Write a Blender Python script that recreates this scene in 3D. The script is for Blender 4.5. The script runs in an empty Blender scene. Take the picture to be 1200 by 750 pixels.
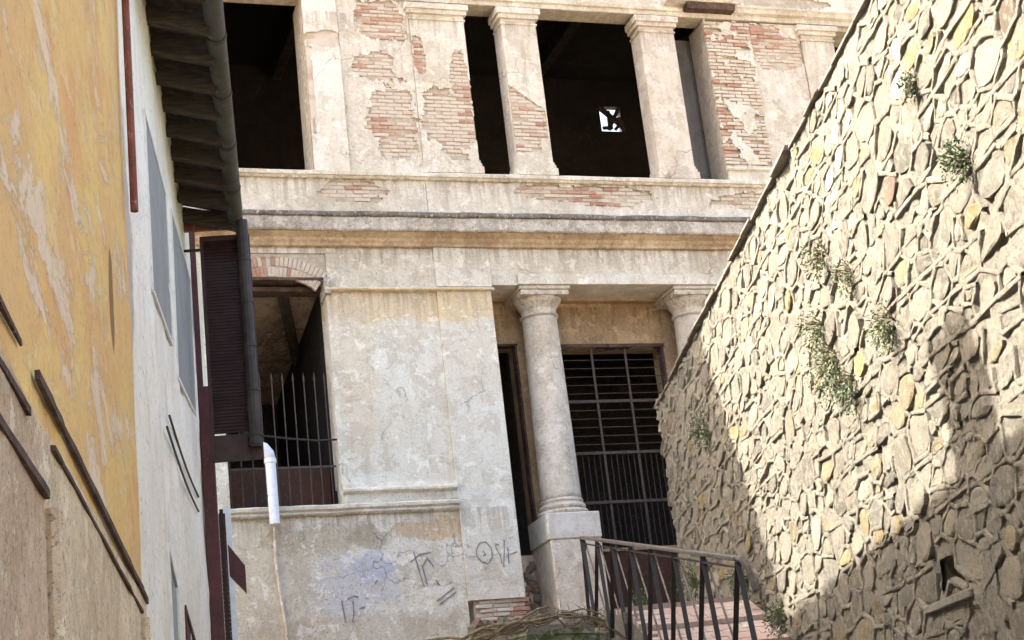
import bpy, bmesh, math, random
from mathutils import Vector, Matrix, noise
random.seed(7)
R = math.radians
sc = bpy.context.scene
C = sc.collection

# ------------------------------------------------------------------ camera
cd = bpy.data.cameras.new('camera'); cam = bpy.data.objects.new('camera', cd); C.objects.link(cam)
cd.sensor_width = 36.0; cd.lens = 58.5; cd.clip_start = 0.1; cd.clip_end = 2000
CM = Matrix(((0.993239596, 0.116082323, 0.0), (0.0352604354, -0.301700205, -0.952750591), (-0.110597502, 0.946309611, -0.303753702)))
cam.matrix_world = Matrix.Translation((0, 0, 1.6)) @ CM.to_4x4()
sc.camera = cam

# ------------------------------------------------------------------ sky, sun, exposure
SUN_BEAR, SUN_EL = -83.1, 40.3
w = bpy.data.worlds.new('World'); sc.world = w; w.use_nodes = True
nt = w.node_tree; nt.nodes.clear()
sky = nt.nodes.new('ShaderNodeTexSky'); sky.sky_type = 'NISHITA'; sky.sun_disc = False
sky.sun_elevation = R(SUN_EL); sky.sun_rotation = R(SUN_BEAR % 360)
sky.air_density = 1.0; sky.dust_density = 8.0; sky.ozone_density = 0.45
bg = nt.nodes.new('ShaderNodeBackground'); bg.inputs['Strength'].default_value = 0.15
ou = nt.nodes.new('ShaderNodeOutputWorld')
nt.links.new(sky.outputs[0], bg.inputs[0]); nt.links.new(bg.outputs[0], ou.inputs[0])
sl = bpy.data.lights.new('sun', 'SUN'); so = bpy.data.objects.new('sun', sl); C.objects.link(so)
sl.energy = 3.2; sl.angle = R(0.55); sl.color = (1.0, 0.94, 0.84)
sv = Vector((math.sin(R(SUN_BEAR)) * math.cos(R(SUN_EL)), math.cos(R(SUN_BEAR)) * math.cos(R(SUN_EL)), math.sin(R(SUN_EL))))
so.rotation_mode = 'QUATERNION'; so.rotation_quaternion = sv.to_track_quat('Z', 'Y'); so.location = (-20, 0, 40)
sc.view_settings.view_transform = 'Standard'; sc.view_settings.look = 'None'
sc.view_settings.gamma = 1.0; sc.view_settings.use_curve_mapping = False
sc.view_settings.exposure = 2.7

# ------------------------------------------------------------------ material helpers
def lin(c):
    return tuple((v / 12.92 if v <= 0.04045 else ((v + 0.055) / 1.055) ** 2.4) for v in c)
class N:
    """tiny node-graph helper"""
    def __init__(s, name, rough=0.9, spec=0.25, metal=0.0):
        s.m = bpy.data.materials.new(name); s.m.use_nodes = True; s.t = s.m.node_tree
        s.b = s.t.nodes['Principled BSDF']; s.b.inputs['Roughness'].default_value = rough
        s.b.inputs['Specular IOR Level'].default_value = spec; s.b.inputs['Metallic'].default_value = metal
        tc = s.t.nodes.new('ShaderNodeTexCoord'); s.co = tc.outputs['Object']
    def n(s, k): return s.t.nodes.new(k)
    def l(s, a, b): s.t.links.new(a, b)
    def mapc(s, scale=(1, 1, 1), loc=(0, 0, 0), rot=(0, 0, 0)):
        m = s.n('ShaderNodeMapping'); m.inputs['Scale'].default_value = scale; m.inputs['Location'].default_value = loc
        m.inputs['Rotation'].default_value = rot; s.l(s.co, m.inputs[0]); return m.outputs[0]
    def noise(s, scale, detail=5, rough=0.6, co=None, dist=0.0):
        x = s.n('ShaderNodeTexNoise'); x.inputs['Scale'].default_value = scale; x.inputs['Detail'].default_value = detail
        x.inputs['Roughness'].default_value = rough; x.inputs['Distortion'].default_value = dist
        s.l(co if co is not None else s.co, x.inputs['Vector']); return x.outputs['Fac']
    def voro(s, scale, co=None, feat='F1', out='Distance'):
        x = s.n('ShaderNodeTexVoronoi'); x.feature = feat; x.inputs['Scale'].default_value = scale
        s.l(co if co is not None else s.co, x.inputs['Vector']); return x.outputs[out]
    def ramp(s, f, a, b, lo=0.0, hi=1.0):
        x = s.n('ShaderNodeMapRange'); x.interpolation_type = 'SMOOTHSTEP'
        for i, v in zip(('From Min', 'From Max', 'To Min', 'To Max'), (a, b, lo, hi)): x.inputs[i].default_value = v
        s.l(f, x.inputs[0]); return x.outputs[0]
    def math(s, op, a, b=0.0):
        x = s.n('ShaderNodeMath'); x.operation = op
        for i, v in enumerate((a, b)):
            if isinstance(v, (int, float)): x.inputs[i].default_value = v
            else: s.l(v, x.inputs[i])
        return x.outputs[0]
    def mix(s, f, a, b, mode='MIX'):
        x = s.n('ShaderNodeMix'); x.data_type = 'RGBA'; x.blend_type = mode
        if isinstance(f, (int, float)): x.inputs[0].default_value = f
        else: s.l(f, x.inputs[0])
        for i, v in ((6, a), (7, b)):
            if isinstance(v, tuple): x.inputs[i].default_value = v + (1,)
            else: s.l(v, x.inputs[i])
        return x.outputs[2]
    def ell(s, cx, cz, rx, rz, wob=0.5, sc_=3.0):
        """soft irregular patch centred at (x,z) of the object's frame"""
        m = s.mapc(scale=(1 / rx, 0.0, 1 / rz), loc=(-cx / rx, 0, -cz / rz))
        x = s.n('ShaderNodeVectorMath'); x.operation = 'LENGTH'; s.l(m, x.inputs[0])
        d = s.math('ADD', x.outputs['Value'], s.math('MULTIPLY', s.math('SUBTRACT', s.noise(sc_, 6, .65), 0.5), wob * 3))
        return s.ramp(d, 1.15, 0.75)
    def sep(s, axis):
        x = s.n('ShaderNodeSeparateXYZ'); s.l(s.co, x.inputs[0]); return x.outputs[axis]
    def done(s, col, bumps=()):
        if isinstance(col, tuple): s.b.inputs['Base Color'].default_value = col + (1,)
        else: s.l(col, s.b.inputs['Base Color'])
        prev = None
        for h, st, di in bumps:
            x = s.n('ShaderNodeBump'); x.inputs['Strength'].default_value = st; x.inputs['Distance'].default_value = di
            s.l(h, x.inputs['Height'])
            if prev is not None: s.l(prev, x.inputs['Normal'])
            prev = x.outputs[0]
        if prev is not None: s.l(prev, s.b.inputs['Normal'])
        return s.m

def plaster(name, base, alt, dirt, streak=0.35, patches=(), speck=0.5, big=0.9, lite=1.0):
    g = N(name)
    c = g.mix(g.ramp(g.noise(big, 6, .65), .35, .68), base, alt)
    st = g.mapc(scale=(5, 5, 0.6))
    c = g.mix(g.math('MULTIPLY', g.ramp(g.noise(1.6, 6, .7, st), .48, .78), streak), c, dirt)
    for (cx, cz, rx, rz, col, k) in patches:
        c = g.mix(g.math('MULTIPLY', g.ell(cx, cz, rx, rz, .9, 3.6), k * .8), c, col)
    c = g.mix(g.math('MULTIPLY', g.ramp(g.noise(9, 8, .75), .52, .64), .45 * speck), c, dirt)
    c = g.mix(g.math('MULTIPLY', g.ramp(g.noise(26, 4, .8), .565, .64), .75 * speck), c, (0.16, 0.13, 0.10))
    c = g.mix(g.math('MULTIPLY', g.ramp(g.noise(21, 5, .75, g.mapc(loc=(5, 3, 9))), .55, .64), .5 * speck * lite), c, (.80, .76, .68))
    zz = g.sep(2); drip = g.ramp(g.noise(2.2, 6, .7, g.mapc(scale=(5.5, 5, .35), loc=(3, 8, 1))), .46, .60)
    for lv, dp_ in ((11.14, .5), (10.06, .45), (9.40, .7), (6.20, .6), (13.85, .5), (8.76, .0)):
        if not dp_: continue
        band = g.math('MULTIPLY', g.ramp(zz, lv - dp_, lv), g.math('LESS_THAN', zz, lv + .01))
        c = g.mix(g.math('MULTIPLY', g.math('MULTIPLY', band, drip), .55), c, dirt)
    pl = g.noise(2.6, 9, .72, g.mapc(loc=(11, 4, 2)), .4)
    c = g.mix(g.math('MULTIPLY', g.ramp(pl, .535, .56), .42), c, g.mix(.5, alt, dirt))
    cv = g.n('ShaderNodeVectorMath'); cv.operation = 'ADD'; g.l(g.co, cv.inputs[0])
    cn = g.n('ShaderNodeTexNoise'); cn.inputs['Scale'].default_value = 3.0; cn.inputs['Detail'].default_value = 6; g.l(g.co, cn.inputs['Vector'])
    cs = g.n('ShaderNodeVectorMath'); cs.operation = 'SCALE'; cs.inputs['Scale'].default_value = .55; g.l(cn.outputs['Color'], cs.inputs[0]); g.l(cs.outputs[0], cv.inputs[1])
    crk = g.math('MULTIPLY', g.ramp(g.voro(.75, cv.outputs[0], 'DISTANCE_TO_EDGE'), .009, .003), g.ramp(g.noise(.9, 3, .5, g.mapc(loc=(31, 2, 5))), .53, .62))
    c = g.mix(g.math('MULTIPLY', crk, .5), c, (.10, .08, .06))
    if lite == 0: return g.done(c, [(g.noise(12, 8, .75), .8, .03)])
    pl2 = g.noise(4.5, 9, .75, g.mapc(loc=(2, 14, 7)), .3)
    c = g.mix(g.math('MULTIPLY', g.ramp(pl2, .565, .585), .45), c, tuple(min(1, v * 1.25 + .03) for v in base))
    c = g.mix(g.math('MULTIPLY', g.ramp(g.noise(48, 3, .7, g.mapc(loc=(1, 1, 1))), .59, .65), .8 * speck), c, (.10, .08, .065))
    n1 = g.noise(12, 8, .75); n2 = g.noise(60, 4, .8); n3 = g.noise(2.2, 4, .6)
    return g.done(c, [(n3, .6, .06), (n1, .8, .03), (n2, .8, .010), (g.ramp(pl, .535, .56), .6, .006)])

M = {}
M['plaster'] = plaster('weathered_plaster', lin((.86, .83, .77)), lin((.79, .75, .67)), lin((.55, .49, .41)), .5)
M['panel'] = plaster('pale_panel_plaster', lin((.87, .86, .81)), lin((.83, .79, .72)), lin((.64, .56, .45)), .35,
    patches=[(-2.2, 9.25, 1.9, .28, lin((.84, .73, .55)), .75), (-2.9, 8.2, .35, 1.3, lin((.80, .72, .60)), .5), (-1.2, 9.2, .7, .3, lin((.84, .74, .57)), .7)])
M['lower'] = plaster('lower_wall_plaster', lin((.88, .86, .81)), lin((.82, .78, .70)), lin((.60, .53, .43)), .35,
    patches=[(-3.2, 5.2, .75, .42, lin((.68, .68, .73)), .6), (-2.9, 5.5, .3, .25, lin((.64, .67, .76)), .6), (-4.3, 5.1, .6, 1.6, lin((.76, .69, .57)), .6),
             (-3.6, 5.9, .8, .2, lin((.68, .61, .50)), .7), (-1.9, 5.95, .55, .18, lin((.78, .64, .43)), .85), (-3.1, 4.65, 1.6, .2, lin((.68, .60, .50)), .5),
             (-2.9, 5.85, .28, .16, lin((.62, .57, .49)), .8)], speck=.6)
M['cornice'] = plaster('grimy_cornice_plaster', lin((.78, .75, .70)), lin((.66, .62, .56)), lin((.30, .27, .24)), .75, speck=.9, big=2.0)
M['grime'] = plaster('blackened_cornice_lip', lin((.50, .47, .43)), lin((.38, .35, .32)), lin((.22, .20, .18)), .8, speck=1.0, big=2.5)
M['cornice_under'] = plaster('yellow_stained_plaster', lin((.78, .70, .58)), lin((.68, .58, .46)), lin((.42, .34, .26)), .6)
M['recess'] = plaster('ochre_recess_plaster', lin((.70, .60, .46)), lin((.60, .50, .38)), lin((.42, .33, .24)), .5, big=1.6)
M['column'] = plaster('column_plaster', lin((.84, .80, .74)), lin((.78, .73, .65)), lin((.50, .42, .34)), .4, big=1.8)
M['dark_int'] = plaster('shade_toned_interior_plaster', (.045, .035, .028), (.03, .024, .02), (.015, .012, .01), .5, lite=0)  # darkness inside the rooms and drain hole is put into this colour
M['brown_int'] = plaster('brown_ceiling_plaster', (.60, .46, .33), (.45, .33, .23), (.02, .015, .012), .5, big=2.5, lite=0)
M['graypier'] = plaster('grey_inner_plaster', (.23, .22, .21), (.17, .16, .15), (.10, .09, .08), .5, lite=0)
M['maroon_wall'] = plaster('maroon_dado_paint', (.09, .038, .024), (.055, .034, .026), (.06, .045, .04), .6, big=2.5, lite=0)

def stone_wall_tone(name, c1, c2, c3, attr=None, bump=.8):
    g = N(name, rough=.95)
    c = g.mix(g.ramp(g.noise(1.2, 6, .65), .38, .66), c1, c2)
    if attr:
        a = g.n('ShaderNodeAttribute'); a.attribute_name = attr
        c = g.mix(1.0, c, a.outputs['Color'], 'MULTIPLY')
    c = g.mix(g.math('MULTIPLY', g.ramp(g.noise(14, 8, .75), .49, .62), .6), c, c3)
    c = g.mix(g.math('MULTIPLY', g.ramp(g.noise(38, 5, .8), .55, .63), .65), c, (.09, .08, .06))
    c = g.mix(g.math('MULTIPLY', g.ramp(g.noise(5, 6, .7, g.mapc(loc=(9, 1, 4))), .54, .66), .30), c, (.30, .31, .22))
    return g.done(c, [(g.noise(8, 8, .75), 1.0, .09), (g.noise(34, 6, .8), 1.0, .03)])
M['stone'] = stone_wall_tone('rubble_stone', (.62, .62, .60), (.80, .77, .70), (.36, .33, .27), 'tone')
M['mortar'] = stone_wall_tone('lime_mortar', (.29, .265, .215), (.23, .21, .17), (.10, .092, .075), bump=1.0)

M['pointing'] = stone_wall_tone('ribbon_pointing_mortar', (.31, .285, .23), (.25, .23, .185), (.14, .13, .10))

def brickmat(name, ca, cb, cc):
    g = N(name, rough=.95)
    oi = g.n('ShaderNodeObjectInfo')
    c = g.mix(g.ramp(g.noise(1.5, 5, .7), .44, .62), ca, cb)
    v = g.voro(3.2, g.mapc(scale=(1, 1, 4.0)), out='Color')
    bw = g.n('ShaderNodeSeparateColor'); g.l(v, bw.inputs[0])
    c = g.mix(g.math('MULTIPLY', g.ramp(bw.outputs[0], .72, .95), .5), c, cc)
    c = g.mix(g.math('MULTIPLY', g.ramp(oi.outputs['Random'], .6, 1.0), .55), c, cc)
    c = g.mix(g.math('MULTIPLY', g.ramp(g.noise(20, 6, .8), .50, .66), .7), c, lin((.80, .75, .67)))
    c = g.mix(g.math('MULTIPLY', g.ramp(g.noise(33, 6, .8), .60, .72), .8), c, (.08, .06, .05))
    return g.done(c, [(g.noise(25, 6, .8), 1.0, .035)])
M['brick'] = brickmat('limewashed_brick', lin((.85, .80, .73)), lin((.79, .71, .63)), lin((.73, .58, .49)))
M['redbrick'] = brickmat('bare_red_brick', lin((.76, .61, .53)), lin((.70, .53, .45)), lin((.64, .43, .35)))
def simple(name, c1, c2, rough=.8, scale=6, spec=.3, bump=.3, metal=0., stretch=(1, 1, 1), c3=None):
    g = N(name, rough=rough, spec=spec, metal=metal)
    co = g.mapc(scale=stretch)
    c = g.mix(g.ramp(g.noise(scale, 7, .7, co), .40, .64), c1, c2)
    if c3: c = g.mix(g.ramp(g.noise(scale * 3, 6, .75, co), .56, .68), c, c3)
    return g.done(c, [(g.noise(scale * 5, 6, .75, co), bump, .01)])
M['backing'] = simple('crumbling_bedding_mortar', lin((.66, .61, .54)), lin((.75, .71, .64)), .95, 9, bump=.8, c3=lin((.50, .42, .34)))
M['iron'] = simple('black_wrought_iron', (.007, .006, .006), (.014, .011, .010), .6, 20, .5, .3)
M['iron_hand'] = simple('worn_handrail_metal', (.055, .045, .038), (.12, .105, .09), .5, 14, .5, .3, c3=(.04, .025, .018))
M['iron_grey'] = simple('rusty_grey_bars', (.045, .03, .024), (.075, .052, .04), .7, 14, .4, .3, c3=(.10, .05, .035))
M['rafter'] = simple('weathered_rafter_wood', (.038, .028, .019), (.075, .06, .042), .9, 5, stretch=(8, 1, 8), bump=.6, c3=(.04, .03, .02))
M['soffit'] = simple('dark_roof_board', (.045, .034, .025), (.10, .075, .05), .9, 4, stretch=(2, 2, 2), bump=.6, c3=(.16, .13, .10))
M['gutter'] = simple('mossy_zinc_gutter', (.085, .08, .06), (.05, .05, .036), .75, 5, .3, .4, c3=(.12, .11, .085))
M['darkpipe'] = simple('dark_drainpipe_metal', (.022, .015, .012), (.05, .036, .028), .6, 5, .4, .3)
M['rustpipe'] = simple('rust_red_pipe', (.23, .075, .05), (.13, .05, .04), .8, 9, .3, .5, stretch=(1, 1, .4), c3=(.38, .24, .18))
M['shutter'] = simple('maroon_shutter_paint', (.028, .010, .009), (.045, .018, .014), .6, 5, .4, .3)
M['maroon'] = simple('maroon_wood_paint', (.09, .024, .024), (.06, .018, .018), .6, 6, .4, .3, c3=(.12, .05, .04))
M['pvc'] = simple('white_plastic_pipe', (.72, .74, .76), (.60, .62, .64), .4, 5, .5, .05)
M['board'] = simple('tarred_batten_wood', (.060, .038, .030), (.11, .075, .055), .9, 6, .2, .6, c3=(.20, .15, .11))
M['greypanel'] = simple('grey_shutter_paint', (.27, .275, .27), (.22, .225, .22), .7, 2, .3, .1)
M['paleframe'] = simple('pale_frame_paint', (.74, .74, .70), (.62, .62, .58), .7, 6, .3, .2)
M['teal'] = simple('dark_teal_glass', (.03, .05, .05), (.05, .09, .09), .2, 4, .5, .05)
M['cable'] = simple('black_cable', (.02, .02, .02), (.03, .03, .03), .6, 8)
M['vine'] = simple('dead_vine_bark', (.19, .15, .10), (.10, .08, .055), .95, 12, .1, .6)
M['tile'] = simple('terracotta_tile', (.33, .14, .08), (.24, .11, .07), .9, 5, .2, .5)
M['slate'] = simple('dark_coping_slab', (.10, .085, .07), (.18, .16, .13), .9, 8, .2, .6)
M['paving'] = simple('pink_brick_paving', (.33, .235, .20), (.33, .29, .255), .9, 3, .2, .4, c3=(.48, .42, .37))
M['ground'] = simple('dusty_ground', (.33, .28, .21), (.26, .22, .16), .95, 1.2, .1, .5)
M['scratch'] = simple('charcoal_scrawl', (.15, .14, .14), (.30, .28, .27), .9, 30, .1, .2)
M['block'] = simple('whitewashed_block', (.62, .59, .53), (.50, .45, .38), .9, 5, .2, .8, c3=(.33, .29, .24))

def yellow():
    g = N('peeling_ochre_paint', rough=.85)
    c = g.mix(g.ramp(g.noise(.9, 6, .65), .40, .62), lin((.86, .74, .47)), lin((.83, .68, .46)))
    c = g.mix(g.math('MULTIPLY', g.ramp(g.noise(2.6, 8, .7, g.mapc(scale=(.6, 1, .7), loc=(3, 0, 7))), .50, .60), .5), c, lin((.82, .58, .38)))
    k = g.ramp(g.noise(2.6, 9, .72, g.mapc(scale=(.45, 1, .9)), .5), .525, .565)
    zf = g.ramp(g.sep(2), 6.0, 4.2)
    kk = g.math('MULTIPLY', k, g.math('ADD', g.math('MULTIPLY', zf, .6), .2))
    c = g.mix(g.math('MULTIPLY', kk, .85), c, lin((.85, .80, .73)))
    k2 = g.ramp(g.noise(5.5, 9, .75, g.mapc(scale=(.4, 1, 1.0), loc=(7, 0, 2)), .4), .54, .57)
    c = g.mix(g.math('MULTIPLY', k2, .45), c, lin((.88, .78, .60)))
    c = g.mix(g.math('MULTIPLY', g.ell(-10.9, 4.2, .10, .25, .4), .8), c, lin((.42, .30, .20)))
    c = g.mix(g.math('MULTIPLY', g.ramp(g.noise(26, 6, .8), .56, .64), .45), c, lin((.55, .38, .22)))
    return g.done(c, [(g.noise(3, 5, .6), .5, .05), (g.noise(34, 6, .8), .6, .010), (k, .6, .008), (k2, .5, .006)])
M['yellow'] = yellow()
def whitewall():
    g = N('whitewashed_wall', rough=.85)
    c = g.mix(g.ramp(g.noise(.7, 5, .6), .36, .66), lin((.94, .93, .89)), lin((.89, .87, .81)))
    c = g.mix(g.math('MULTIPLY', g.ramp(g.sep(2), 6.6, 7.7), .45), c, lin((.74, .73, .55)))
    c = g.mix(g.math('MULTIPLY', g.ramp(g.noise(2.2, 8, .7, g.mapc(scale=(1.6, 1, .7))), .52, .64), .4), c, lin((.72, .71, .65)))
    c = g.mix(g.math('MULTIPLY', g.ell(-9.7, 4.9, .25, .9, .5), .7), c, lin((.60, .55, .52)))
    c = g.mix(g.math('MULTIPLY', g.ramp(g.noise(24, 5, .8, g.mapc(scale=(.5, 1, 1))), .57, .64), .6), c, (.20, .18, .16))
    return g.done(c, [(g.noise(2.5, 5, .6), .6, .06), (g.noise(26, 6, .8), .6, .012)])
M['white'] = whitewall()
M['tan'] = plaster('stained_tan_render', lin((.93, .86, .73)), lin((.87, .78, .65)), lin((.62, .52, .40)), .3,
    patches=[(-13.6, 2.3, .5, .9, lin((.78, .62, .50)), .5), (-12.2, 2.6, 1.0, .8, lin((.84, .76, .60)), .5), (-14.0, 2.8, .6, .5, lin((.68, .56, .43)), .5)], speck=.7)
def mossmat():
    g = N('mossy_masonry', rough=1.0, spec=.1)
    c = g.mix(g.ramp(g.noise(4, 7, .7), .42, .58), (.16, .16, .08), (.32, .29, .21))
    c = g.mix(g.ramp(g.noise(7, 7, .8), .46, .56), c, (.07, .095, .035))
    c = g.mix(g.ramp(g.noise(16, 7, .8, g.mapc(loc=(4, 4, 4))), .60, .70), c, (.36, .33, .26))
    return g.done(c, [(g.noise(9, 8, .8), 1.0, .05)])
M['moss'] = mossmat()
def leafmat(name, a, b):
    g = N(name, rough=.7, spec=.3)
    c = g.mix(g.ramp(g.noise(14, 3), .35, .65), a, b)
    return g.done(c)
M['leaf'] = leafmat('dusty_green_leaf', (.07, .10, .035), (.12, .15, .07))
M['dry'] = leafmat('dry_grey_green_leaf', (.09, .11, .05), (.15, .15, .085))
M['leafdark'] = leafmat('dark_green_leaf', (.03, .06, .03), (.07, .11, .06))

# ------------------------------------------------------------------ object helpers
def tag(o, label=None, cat=None, group=None, kind=None):
    if label: o['label'] = label
    if cat: o['category'] = cat
    if group: o['group'] = group
    if kind: o['kind'] = kind
    return o
def empty(name, loc=(0, 0, 0), rz=0.0, label=None, cat=None, group=None, kind=None, par_m=None):
    o = bpy.data.objects.new(name, None); C.objects.link(o); o.location = loc; o.rotation_euler = (0, 0, rz)
    o.empty_display_size = .2
    return tag(o, label, cat, group, kind)
def link(name, me, mat, parent=None):
    o = bpy.data.objects.new(name, me); C.objects.link(o)
    if mat is not None and not me.materials: me.materials.append(M[mat] if isinstance(mat, str) else mat)
    if parent is not None: o.parent = parent
    return o
class B:
    """mesh collector"""
    def __init__(s): s.v = []; s.f = []
    def box(s, x0, x1, y0, y1, z0, z1):
        i = len(s.v)
        s.v += [(x0, y0, z0), (x1, y0, z0), (x1, y1, z0), (x0, y1, z0), (x0, y0, z1), (x1, y0, z1), (x1, y1, z1), (x0, y1, z1)]
        s.f += [tuple(i + k for k in q) for q in ((0, 3, 2, 1), (4, 5, 6, 7), (0, 1, 5, 4), (1, 2, 6, 5), (2, 3, 7, 6), (3, 0, 4, 7))]
        return s
    def hexa(s, p):  # eight points, bottom loop then top loop
        i = len(s.v); s.v += [tuple(q) for q in p]
        s.f += [tuple(i + k for k in q) for q in ((0, 3, 2, 1), (4, 5, 6, 7), (0, 1, 5, 4), (1, 2, 6, 5), (2, 3, 7, 6), (3, 0, 4, 7))]
        return s
    def bar(s, a, b, w, h=None, up=(0, 0, 1)):
        a = Vector(a); b = Vector(b); h = h or w; d = (b - a).normalized(); u = Vector(up)
        x = d.cross(u)
        if x.length < 1e-4: x = d.cross(Vector((1, 0, 0)))
        x.normalize(); y = x.cross(d).normalized()
        P = []
        for q in (a, b):
            P += [q - x * w / 2 - y * h / 2, q + x * w / 2 - y * h / 2, q + x * w / 2 + y * h / 2, q - x * w / 2 + y * h / 2]
        return s.hexa(P)
    def tube(s, pts, r, n=8, cap=True):
        pts = [Vector(p) for p in pts]; m = len(pts); i0 = len(s.v)
        rs = r if isinstance(r, (list, tuple)) else [r] * m
        ref = None
        for k, p in enumerate(pts):
            d = (pts[min(k + 1, m - 1)] - pts[max(k - 1, 0)]).normalized()
            if ref is None: ref = d.orthogonal().normalized()
            x = (ref - d * ref.dot(d)).normalized(); ref = x; y = d.cross(x)
            for j in range(n):
                t = 2 * math.pi * j / n; q = p + (x * math.cos(t) + y * math.sin(t)) * rs[k]; s.v.append(tuple(q))
        for k in range(m - 1):
            for j in range(n):
                a = i0 + k * n + j; b = i0 + k * n + (j + 1) % n
                s.f.append((a, b, b + n, a + n))
        if cap:
            s.f.append(tuple(i0 + j for j in reversed(range(n)))); s.f.append(tuple(i0 + (m - 1) * n + j for j in range(n)))
        return s
    def lathe(s, cx, cy, prof, n=28):
        i0 = len(s.v)
        for (r, z) in prof:
            for j in range(n):
                t = 2 * math.pi * j / n; s.v.append((cx + r * math.cos(t), cy + r * math.sin(t), z))
        for k in range(len(prof) - 1):
            for j in range(n):
                a = i0 + k * n + j; b = i0 + k * n + (j + 1) % n; s.f.append((a, b, b + n, a + n))
        s.f.append(tuple(i0 + j for j in reversed(range(n)))); s.f.append(tuple(i0 + (len(prof) - 1) * n + j for j in range(n)))
        return s
    def prof(s, x0, x1, pts, step=.12, amp=.006, closed=True):
        """moulding: closed section (y,z) drawn along x, worn by noise"""
        n = max(1, int(abs(x1 - x0) / step)); i0 = len(s.v); m = len(pts)
        for k in range(n + 1):
            x = x0 + (x1 - x0) * k / n
            for (y, z) in pts:
                v = noise.noise_vector(Vector((x * 2.7, y * 9, z * 9 + 3)))
                w2 = noise.noise_vector(Vector((x * 9.7, y * 22, z * 22 + 3)))
                s.v.append((x, y + (v.y + w2.y * .6) * amp, z + (v.z + w2.z * .6) * amp))
        for k in range(n):
            for j in range(m):
                a = i0 + k * m + j; b = i0 + k * m + (j + 1) % m
                s.f.append((a, b, b + m, a + m))
        s.f.append(tuple(i0 + j for j in reversed(range(m)))); s.f.append(tuple(i0 + n * m + j for j in range(m)))
        return s
    def build(s, name, mat, parent=None, smooth=False, bevel=0.0):
        me = bpy.data.meshes.new(name); me.from_pydata([tuple(v) for v in s.v], [], s.f); me.update()
        bm = bmesh.new(); bm.from_mesh(me); bmesh.ops.recalc_face_normals(bm, faces=bm.faces)
        if bevel: bmesh.ops.bevel(bm, geom=bm.edges[:], offset=bevel, segments=1, affect='EDGES')
        bm.to_mesh(me); bm.free()
        if smooth:
            for p in me.polygons: p.use_smooth = True
        return link(name, me, mat, parent)
def wall_grid(b, x0, x1, z0, z1, y, step=.15, amp=.006, thick=.2, holes=()):
    """wall sheet with gentle unevenness and real thickness; holes = list of (x0,x1,z0,z1)"""
    xs = sorted(set([x0, x1] + [h for H in holes for h in H[:2]])); zs = sorted(set([z0, z1] + [h for H in holes for h in H[2:]]))
    def fill(a):
        o = []
        for p, q in zip(a, a[1:]):
            n = max(1, int(round((q - p) / step))); o += [p + (q - p) * k / n for k in range(n)]
        return o + [a[-1]]
    xs = fill([x for x in xs if x0 <= x <= x1]); zs = fill([z for z in zs if z0 <= z <= z1])
    idx = {}
    def vt(i, k, back):
        key = (i, k, back)
        if key not in idx:
            x, z = xs[i], zs[k]
            yy = y + thick if back else y + amp * (noise.noise(Vector((x * 1.3, z * 1.3, y))) + .5 * noise.noise(Vector((x * 5, z * 5, y))))
            idx[key] = len(b.v); b.v.append((x, yy, z))
        return idx[key]
    solid = {}
    for i in range(len(xs) - 1):
        for k in range(len(zs) - 1):
            cx, cz = (xs[i] + xs[i + 1]) / 2, (zs[k] + zs[k + 1]) / 2
            solid[i, k] = not any(h[0] < cx < h[1] and h[2] < cz < h[3] for h in holes)
    for (i, k), ok in solid.items():
        if not ok: continue
        b.f.append((vt(i, k, 0), vt(i + 1, k, 0), vt(i + 1, k + 1, 0), vt(i, k + 1, 0)))
        b.f.append((vt(i, k, 1), vt(i, k + 1, 1), vt(i + 1, k + 1, 1), vt(i + 1, k, 1)))
        for (di, dk, p, q) in ((-1, 0, (i, k), (i, k + 1)), (1, 0, (i + 1, k), (i + 1, k + 1)), (0, -1, (i, k), (i + 1, k)), (0, 1, (i, k + 1), (i + 1, k + 1))):
            if not solid.get((i + di, k + dk), False):
                b.f.append((vt(*p, 0), vt(*q, 0), vt(*q, 1), vt(*p, 1)))
    return b
def fbm(x, z, s=1.0, o=4, seed=0.0):
    v = 0; a = 1; t = 0
    for i in range(o):
        v += a * noise.noise(Vector((x * s, z * s, seed + i * 7.3))); t += a; a *= .55; s *= 2.1
    return v / t

# ================================================================== ground, stair and terrace
def terrain():
    b = B(); W = 400
    ys = [-W, -40, -8, 0, 8, 10, 12, 14, 16, 18, 19.5, 21, 23, 26, 40, 120, W]
    def h(y): return 0.0 if y < 8 else (3.3 * min(1, (y - 8) / 11.0))
    xs = [-W, -60, -12, -6, -3.5, -2, -1, 0, 1, 2, 3, 4.5, 6, 12, 60, W]
    for y in ys:
        for x in xs:
            z = h(y)
            b.v.append((x, y, z + (.04 * noise.noise(Vector((x, y, 0))) if abs(x) < 20 and abs(y) < 30 else 0)))
    n = len(xs)
    for j in range(len(ys) - 1):
        for i in range(n - 1):
            b.f.append((j * n + i, j * n + i + 1, (j + 1) * n + i + 1, (j + 1) * n + i))
    tag(b.build('ground', 'ground', None), kind='structure')
terrain()
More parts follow.
